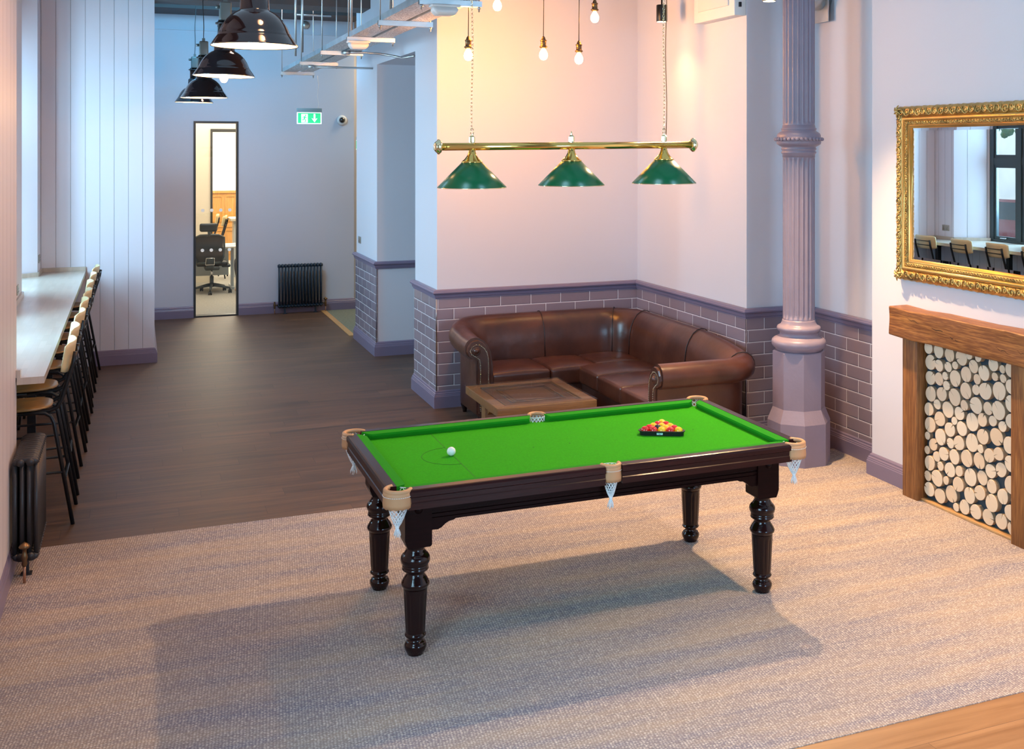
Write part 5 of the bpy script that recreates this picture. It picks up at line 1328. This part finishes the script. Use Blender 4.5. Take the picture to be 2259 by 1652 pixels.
# desk
dk = thing('office_desk', (1.5, 20.05, 0), 'pale office desk with papers seen through the glazed opening', 'desk')
MB().rbox((.30, 19.75, .715), (2.3, 20.45, .745), .004, 2).build('desktop', M['desk'], dk)
for x in (.34, 1.51, 2.22): MB().box((x, 19.95, .03), (x+.05, 20.0, .715)).box((x, 19.80, 0), (x+.05, 20.4, .04)).build('leg', M['desk_leg'], dk)
MB().box((.4, 20.30, .2), (1.5, 20.32, .70)).build('modesty_panel', M['desk_leg'], dk)
o = MB().box((.72, 19.80, .745), (1.16, 20.1, .757)).build('folder', M['redfolder']); tag(o, 'red folder on the office desk behind the chair', 'folder')
for i, (x, y, w) in enumerate(((.80, 19.86, .3), (1.36, 20.0, .26), (1.58, 20.12, .25))):
    z = .757 if i == 0 else .745
    o = MB().box((x, y, z), (x+w, y+.2, z+.012)).build('paper_stack', M['paper']); tag(o, ('white papers lying on the red folder', 'white open papers in the middle of the office desk', 'white papers at the right end of the office desk')[i], 'paper')
# raised counter with a post
rc = thing('raised_counter', (2.1, 21.9, 0), 'raised pale counter on a grey post deeper in the office', 'counter')
MB().rbox((1.63, 21.6, 1.06), (2.9, 22.2, 1.11), .006, 2).build('counter_top', M['desk'], rc)
MB().box((1.70, 21.7, 0), (1.84, 22.1, 1.06)).build('post', M['desk_leg'], rc)
MB().box((1.84, 21.85, 0), (2.9, 21.9, 1.06)).build('front_panel', M['office_grey'], rc)
for i, (x, y, rz, lab) in enumerate(((1.36, 22.2, -8, 'wooden bar stool in the office, left of two by the raised counter'), (1.47, 21.75, -14, 'wooden bar stool in the office, right of two by the raised counter'))):
    o = dup(st0, (x-.22, y, 0.0), R(rz+4), lab, 'bar stools in the office')
# office chair
oc = thing('office_chair', (1.17, 19.48, 0), 'black mesh office chair with headrest on five castors', 'chair')
OX, OY = 1.17, 19.48
for k in range(5):
    a = R(-98+72*k); c, s_ = math.cos(a), math.sin(a)
    MB().tube([(OX+.03*c, OY+.03*s_, .135), (OX+.16*c, OY+.16*s_, .115), (OX+.31*c, OY+.31*s_, .085)], [.030, .024, .016], 8).build('base_leg', M['office_grey'], oc)
    MB().lathe([(.029, -.028), (.031, -.02), (.031, -.006), (.018, -.005), (.018, .005), (.031, .006), (.031, .02), (.029, .028)], (OX+.315*c, OY+.315*s_, .032), 14, axis='X').tube([(OX+.31*c, OY+.31*s_, .05), (OX+.31*c, OY+.31*s_, .09)], .011, 8).build('castor', M['office_black'], oc)
MB().tube([(OX, OY, .10), (OX, OY, .28)], .032, 14).build('gas_lift', M['office_grey'], oc)
MB().tube([(OX, OY, .28), (OX, OY, .40)], .017, 12).build('piston', M['chrome'], oc)
MB().rbox((OX-.12, OY-.18, .39), (OX+.12, OY+.12, .455), .03, 3).build('mechanism', M['office_grey'], oc)
MB().rbox((OX-.25, OY-.14, .455), (OX+.25, OY+.32, .53), .035, 3, puff=.012).build('seat', M['office_black'], oc)
MB().rbox((OX+.16, OY-.02, .42), (OX+.30, OY+.30, .47), .02, 3).build('armrest_bracket', M['office_grey'], oc)
bk = MB(); bkc = lambda u, z, e=0: (OX-.05+u, OY-.24+.10*(u/.24)**2-.10*(z-.5)**2-e, z)
bk.tube([bkc(.24*sx_, zz) for sx_, zz in ((-.75, .52), (-.95, .62), (-1, .78), (-.98, .94), (-.6, .985), (0, .99), (.6, .985), (.98, .94), (1, .78), (.95, .62), (.75, .52))], .018, 8)
bk.tube([bkc(.24*u, .52) for u in (-.75, -.3, .3, .75)], .022, 8)
bk.build('back_frame', M['office_grey'], oc)
ms = MB(); vs = []
for j in range(7):
    for i in range(9): vs.append(bkc(-.22+.44*i/8, .54+.43*j/6, -.004))
ms.add(vs, [(j*9+i, j*9+i+1, (j+1)*9+i+1, (j+1)*9+i) for j in range(6) for i in range(8)], smooth=True)
ms.build('mesh_back', M['office_black'], oc)
MB().rbox((OX-.10, OY-.30, .43), (OX+.02, OY-.20, .62), .02, 3).build('back_bracket', M['office_grey'], oc)
MB().tube([(OX-.115+.0, OY-.315, .50), (OX-.105, OY-.318, .61), (OX+.025, OY-.318, .61), (OX+.035-.01, OY-.315, .50), (OX-.115, OY-.315, .50)], .006, 6).build('silver_trim', M['chrome'], oc)
MB().tube([(OX-.05, OY-.27, .96), (OX-.06, OY-.26, 1.08)], .024, 8).build('headrest_stem', M['office_grey'], oc)
MB().rbox((OX-.205, OY-.30, 1.045), (OX+.075, OY-.22, 1.185), .035, 4, fn=lambda p: [p[0], p[1]+1.2*(p[0]-OX+.065)**2, p[2]]).build('headrest', M['office_black'], oc)
# seated person at the desk: skinned body, trousers as a child
pe = thing('person', (1.9, 19.35, 0), 'seated person in dark trousers at the office desk, only a knee and shin visible', 'person')
def skin(name, verts, edges, radii, mat, parent, root=0, lv=2):
    me = bpy.data.meshes.new(name); me.from_pydata([Vector(v)-parent.location for v in verts], edges, []); o = bpy.data.objects.new(name, me); COL.objects.link(o); o.parent = parent
    me.materials.append(mat); md = o.modifiers.new('s', 'SKIN'); md.use_smooth_shade = True
    for i, r in enumerate(radii): me.skin_vertices[0].data[i].radius = (r, r) if not isinstance(r, tuple) else r
    me.skin_vertices[0].data[root].use_root = True
    o.modifiers.new('u', 'SUBSURF').levels = lv; o.modifiers['u'].render_levels = lv; return o
bx = [(1.98, 19.35, .56), (1.97, 19.35, .75), (1.96, 19.35, .95), (1.95, 19.35, 1.08), (1.93, 19.35, 1.17), (1.91, 19.35, 1.27), (1.91, 19.35, 1.36),
      (1.94, 19.17, 1.06), (1.82, 19.13, .86), (1.62, 19.22, .80), (1.94, 19.53, 1.06), (1.82, 19.57, .86), (1.62, 19.48, .80),
      (1.95, 19.25, .53), (1.55, 19.23, .535), (1.63, 19.23, .10), (1.52, 19.23, .045), (1.95, 19.45, .53), (1.56, 19.47, .535), (1.70, 19.47, .10), (1.60, 19.47, .045)]
be = [(0, 1), (1, 2), (2, 3), (3, 4), (4, 5), (5, 6), (3, 7), (7, 8), (8, 9), (3, 10), (10, 11), (11, 12), (0, 13), (13, 14), (14, 15), (15, 16), (0, 17), (17, 18), (18, 19), (19, 20)]
brr = [.13, .125, .14, .12, .05, .085, .08, .06, .042, .03, .06, .042, .03, .085, .062, .042, .04, .085, .062, .042, .04]
skin('body', bx, be, brr, M['skin'], pe)
tv = [bx[0]]+bx[13:16]+bx[17:20]; skin('trousers', tv, [(0, 1), (1, 2), (2, 3), (0, 4), (4, 5), (5, 6)], [.145, .10, .074, .056, .10, .074, .056], M['denim'], pe)
skin('shirt', [bx[0], bx[1], bx[2], bx[3], bx[7], bx[8], bx[10], bx[11]], [(0, 1), (1, 2), (2, 3), (3, 4), (4, 5), (3, 6), (6, 7)], [.15, .14, .152, .13, .072, .052, .072, .052], M['shirt'], pe)
MB().sphere((1.925, 19.35, 1.34), .105, 16, 12, sc=(1, .85, 1.0)).build('hair', M['hair'], pe)
so_ = thing('office_stool', (1.98, 19.35, 0), 'grey round office stool under the seated person, behind the wall', 'stool')
MB().rbox((1.78, 19.15, .38), (2.18, 19.55, .42), .02, 3).build('seat', M['office_black'], so_)
MB().tube([(1.98, 19.35, 0.03), (1.98, 19.35, .38)], .03, 12).lathe([(.22, 0), (.22, .02), (.03, .05)], (1.98, 19.35, 0), 24).build('pedestal', M['office_grey'], so_)

# ------------------------------------------------------------------ outside the bay
MB().box((-14, 2, -.25), (-1.56, 30, -.1)).build('ground_street', M['road'], kind='structure')
TX_, TY_ = -5.0, 15.8
tr = thing('street_tree', (TX_, TY_, -.1), 'street tree outside the bay window, seen in the mirror', 'tree')
MB().tube([(TX_, TY_, -.1), (TX_+.02, TY_, 1.2), (TX_+.1, TY_-.05, 2.3), (TX_+.3, TY_-.3, 3.4)], [.24, .17, .14, .10], 12).tube([(TX_+.08, TY_-.04, 2.1), (TX_-.3, TY_+.5, 2.9), (TX_-.5, TY_+.9, 3.8)], [.12, .09, .05], 10).build('trunk', M['bark'], tr)
lf = MB(); rg = random.Random(5)
for k in range(420):
    c = Vector((TX_+rg.uniform(-1.1, 1.1), TY_+rg.uniform(-1.5, 1.5), 3.7+rg.uniform(-1., 1.2))); lf.sphere(c, rg.uniform(.05, .13), 6, 4)
lf.build('foliage', M['leaf'], tr)
cr_ = thing('parked_car', (-8.5, 19.3, -.1), 'dark red car parked in the street, seen in the mirror', 'car')
pf = [(-2.1, .22), (2.1, .22), (2.15, .55), (2.0, .80), (1.2, .90), (.6, 1.38), (-1.3, 1.40), (-1.95, .95), (-2.15, .85)]
MB().prism([(y+19.3, z-.1) for y, z in pf], -9.3, -7.7, axis='X').build('body', M['car'], cr_)
MB().prism([(y+19.3, z-.1) for y, z in ((1.05, .93), (.56, 1.32), (-1.25, 1.33), (-1.75, .95))], -7.70, -7.68, axis='X').build('side_window', M['carglass'], cr_)
for y in (17.95, 20.65):
    for x in (-9.25, -7.75): MB().lathe([(.31, x-.1), (.33, x-.08), (.33, x+.08), (.31, x+.1)], (0, y, .22), 24, axis='X').build('wheel', M['black'], cr_)
MB().box((-14, 3, -.1), (-13.5, 30, 7)).build('wall_opposite', M['brick'], kind='structure')

# ------------------------------------------------------------------ light
w = bpy.data.worlds.new('sky'); sc.world = w; w.use_nodes = True
bg = w.node_tree.nodes['Background']; bg.inputs[0].default_value = (.62, .82, 1., 1); bg.inputs[1].default_value = 2.6
def area(name, loc, rot, size, sizey, power, col, spread=180):
    d = bpy.data.lights.new(name, 'AREA'); d.shape = 'RECTANGLE'; d.size = size; d.size_y = sizey; d.energy = power; d.color = col; d.spread = R(spread)
    o = bpy.data.objects.new(name, d); COL.objects.link(o); o.location = loc; o.rotation_euler = [R(a) for a in rot]; return o
def point(name, loc, power, col, r=.03):
    d = bpy.data.lights.new(name, 'POINT'); d.energy = power; d.color = col; d.shadow_soft_size = r
    o = bpy.data.objects.new(name, d); COL.objects.link(o); o.location = loc; return o
def spot(name, loc, rot, power, col, ang, blend=.6, r=.04):
    d = bpy.data.lights.new(name, 'SPOT'); d.energy = power; d.color = col; d.spot_size = R(ang); d.spot_blend = blend; d.shadow_soft_size = r
    o = bpy.data.objects.new(name, d); COL.objects.link(o); o.location = loc; o.rotation_euler = [R(a) for a in rot]; return o
COOL = (.48, .78, 1.); WARM = (1., .60, .26); WW = (1., .78, .58)
# daylight just outside the glazing, looking in; then added cool fill
def aim(o, t): o.rotation_euler = (Vector(t)-o.location).to_track_quat('-Z', 'Y').to_euler(); return o
DAY = (.42, .76, 1.)
area('daylight_bay_far', (-1.8, 12.0, 2.4), (0, -76, 25), 2.0, 1.1, 245, DAY)
area('daylight_bay_near', (-1.8, 8.6, 2.3), (0, -80, 35), 2.1, 1.5, 300, DAY)
area('daylight_left_window', (-1.4, 1.8, 2.3), (0, -75, 0), 2.4, 2.8, 380, DAY)
area('cool_fill_back', (4.15, -3.3, 2.3), (90, 0, 18), 1.7, 2.5, 230, (.36, .68, 1.))  # unseen cool fill lamp, added behind the camera
aim(area('cool_fill_far', (.9, 13.95, 4.4), (0, 0, 0), 1.2, .4, 70, (.18, .60, .95)), (1.0, 16.7, 2.3))  # no skylight here: cool fill added above frame for the far wall
# tungsten sources, with added fill among them
for i, (x, z) in enumerate(((2.516, 3.20), (3.172, 3.225), (3.494, 3.20), (3.641, 3.56), (2.765, 3.62))):
    point('tungsten_bulb', (x, 8.7, z-.075), (62, 19, 12, 8, 66)[i], (1., .37, .035), .035)
for (x, y, z) in ((.622, 6.5, 3.01), (.655, 9.35, 3.012), (.665, 12.35, 2.965), (.70, 15.3, 3.03)): point('pendant_bulb', (x, y, z-.075), 9, (1., .55, .25), .035)
spot('downlight_spill', (4.43, 9.0, 3.57), (0, 0, 0), 20, WARM, 100, .8)
aim(spot('downlight_spill', (4.269, 6.9, 3.49), (0, 0, 0), 760, (1., .64, .33), 108, .6, .05), (3.2, 5.4, 0))
for x, y, pw_ in ((4.3, 3.8, 680), (4.2, 1.8, 460)): spot('ceiling_spot', (x, y, CEIL-.1), (0, 0, 0), pw_, (1., .62, .32), 84, 1., .15)
spot('ceiling_spot', (.5, 3.6, CEIL-.1), (0, 0, 0), 45, (1., .55, .40), 100, 1., .2)
aim(spot('warm_wall_fill', (.9, 5.8, CEIL-.3), (0, 0, 0), 210, (1., .44, .20), 60, 1., .2), (-.7, 6.8, 2.2))  # unseen warm spot, added to tint the left wall
for x, y in ((1.2, 10.2), (1.9, 14.8)): spot('ceiling_spot', (x, y, CEIL-.1), (0, 0, 0), 90, (1., .62, .44), 110, 1., .2)
area('ceiling_fill', (2.2, 5.0, CEIL-.12), (0, 0, 0), 5, 7, 75, (.50, .76, 1.))  # cool fill panel added below the dark ceiling, out of view
for x in (1.64, 2.205, 2.77): point('shade_bulb', (x, LY, LZ-.15), 4, WW, .03)
area('office_light', (1.5, 19.5, 3.15), (0, 0, 0), 2, 3, 110, (1., .88, .68))
area('office_light_back', (1.8, 23.5, 3.15), (0, 0, 0), 2, 3, 260, (1., .90, .70))
area('entrance_light', (4.0, 16.6, 4.2), (0, 0, 0), 1., 2., 60, (1., .80, .50))

# ------------------------------------------------------------------ camera
cam = bpy.data.cameras.new('camera'); co = bpy.data.objects.new('camera', cam); COL.objects.link(co); sc.camera = co
co.location = (0, 0, 2.431); co.rotation_euler = (PI/2, 0, -.3932)
cam.sensor_fit = 'HORIZONTAL'; cam.sensor_width = 36; cam.lens = 36*2419.2/2259
cam.shift_x = (1129.5-1304.4)/2259; cam.shift_y = (326.8-826)/2259*-1*-1
cam.clip_start = .05; cam.clip_end = 200
sc.cycles.use_denoising = True
sc.cycles.max_bounces = 8; sc.cycles.diffuse_bounces = 4; sc.cycles.glossy_bounces = 4; sc.cycles.transmission_bounces = 6
sc.cycles.sample_clamp_indirect = 6; sc.cycles.caustics_reflective = False; sc.cycles.caustics_refractive = False
sc.view_settings.view_transform = 'Standard'; sc.view_settings.look = 'None'; sc.view_settings.exposure = 0; sc.view_settings.gamma = 1
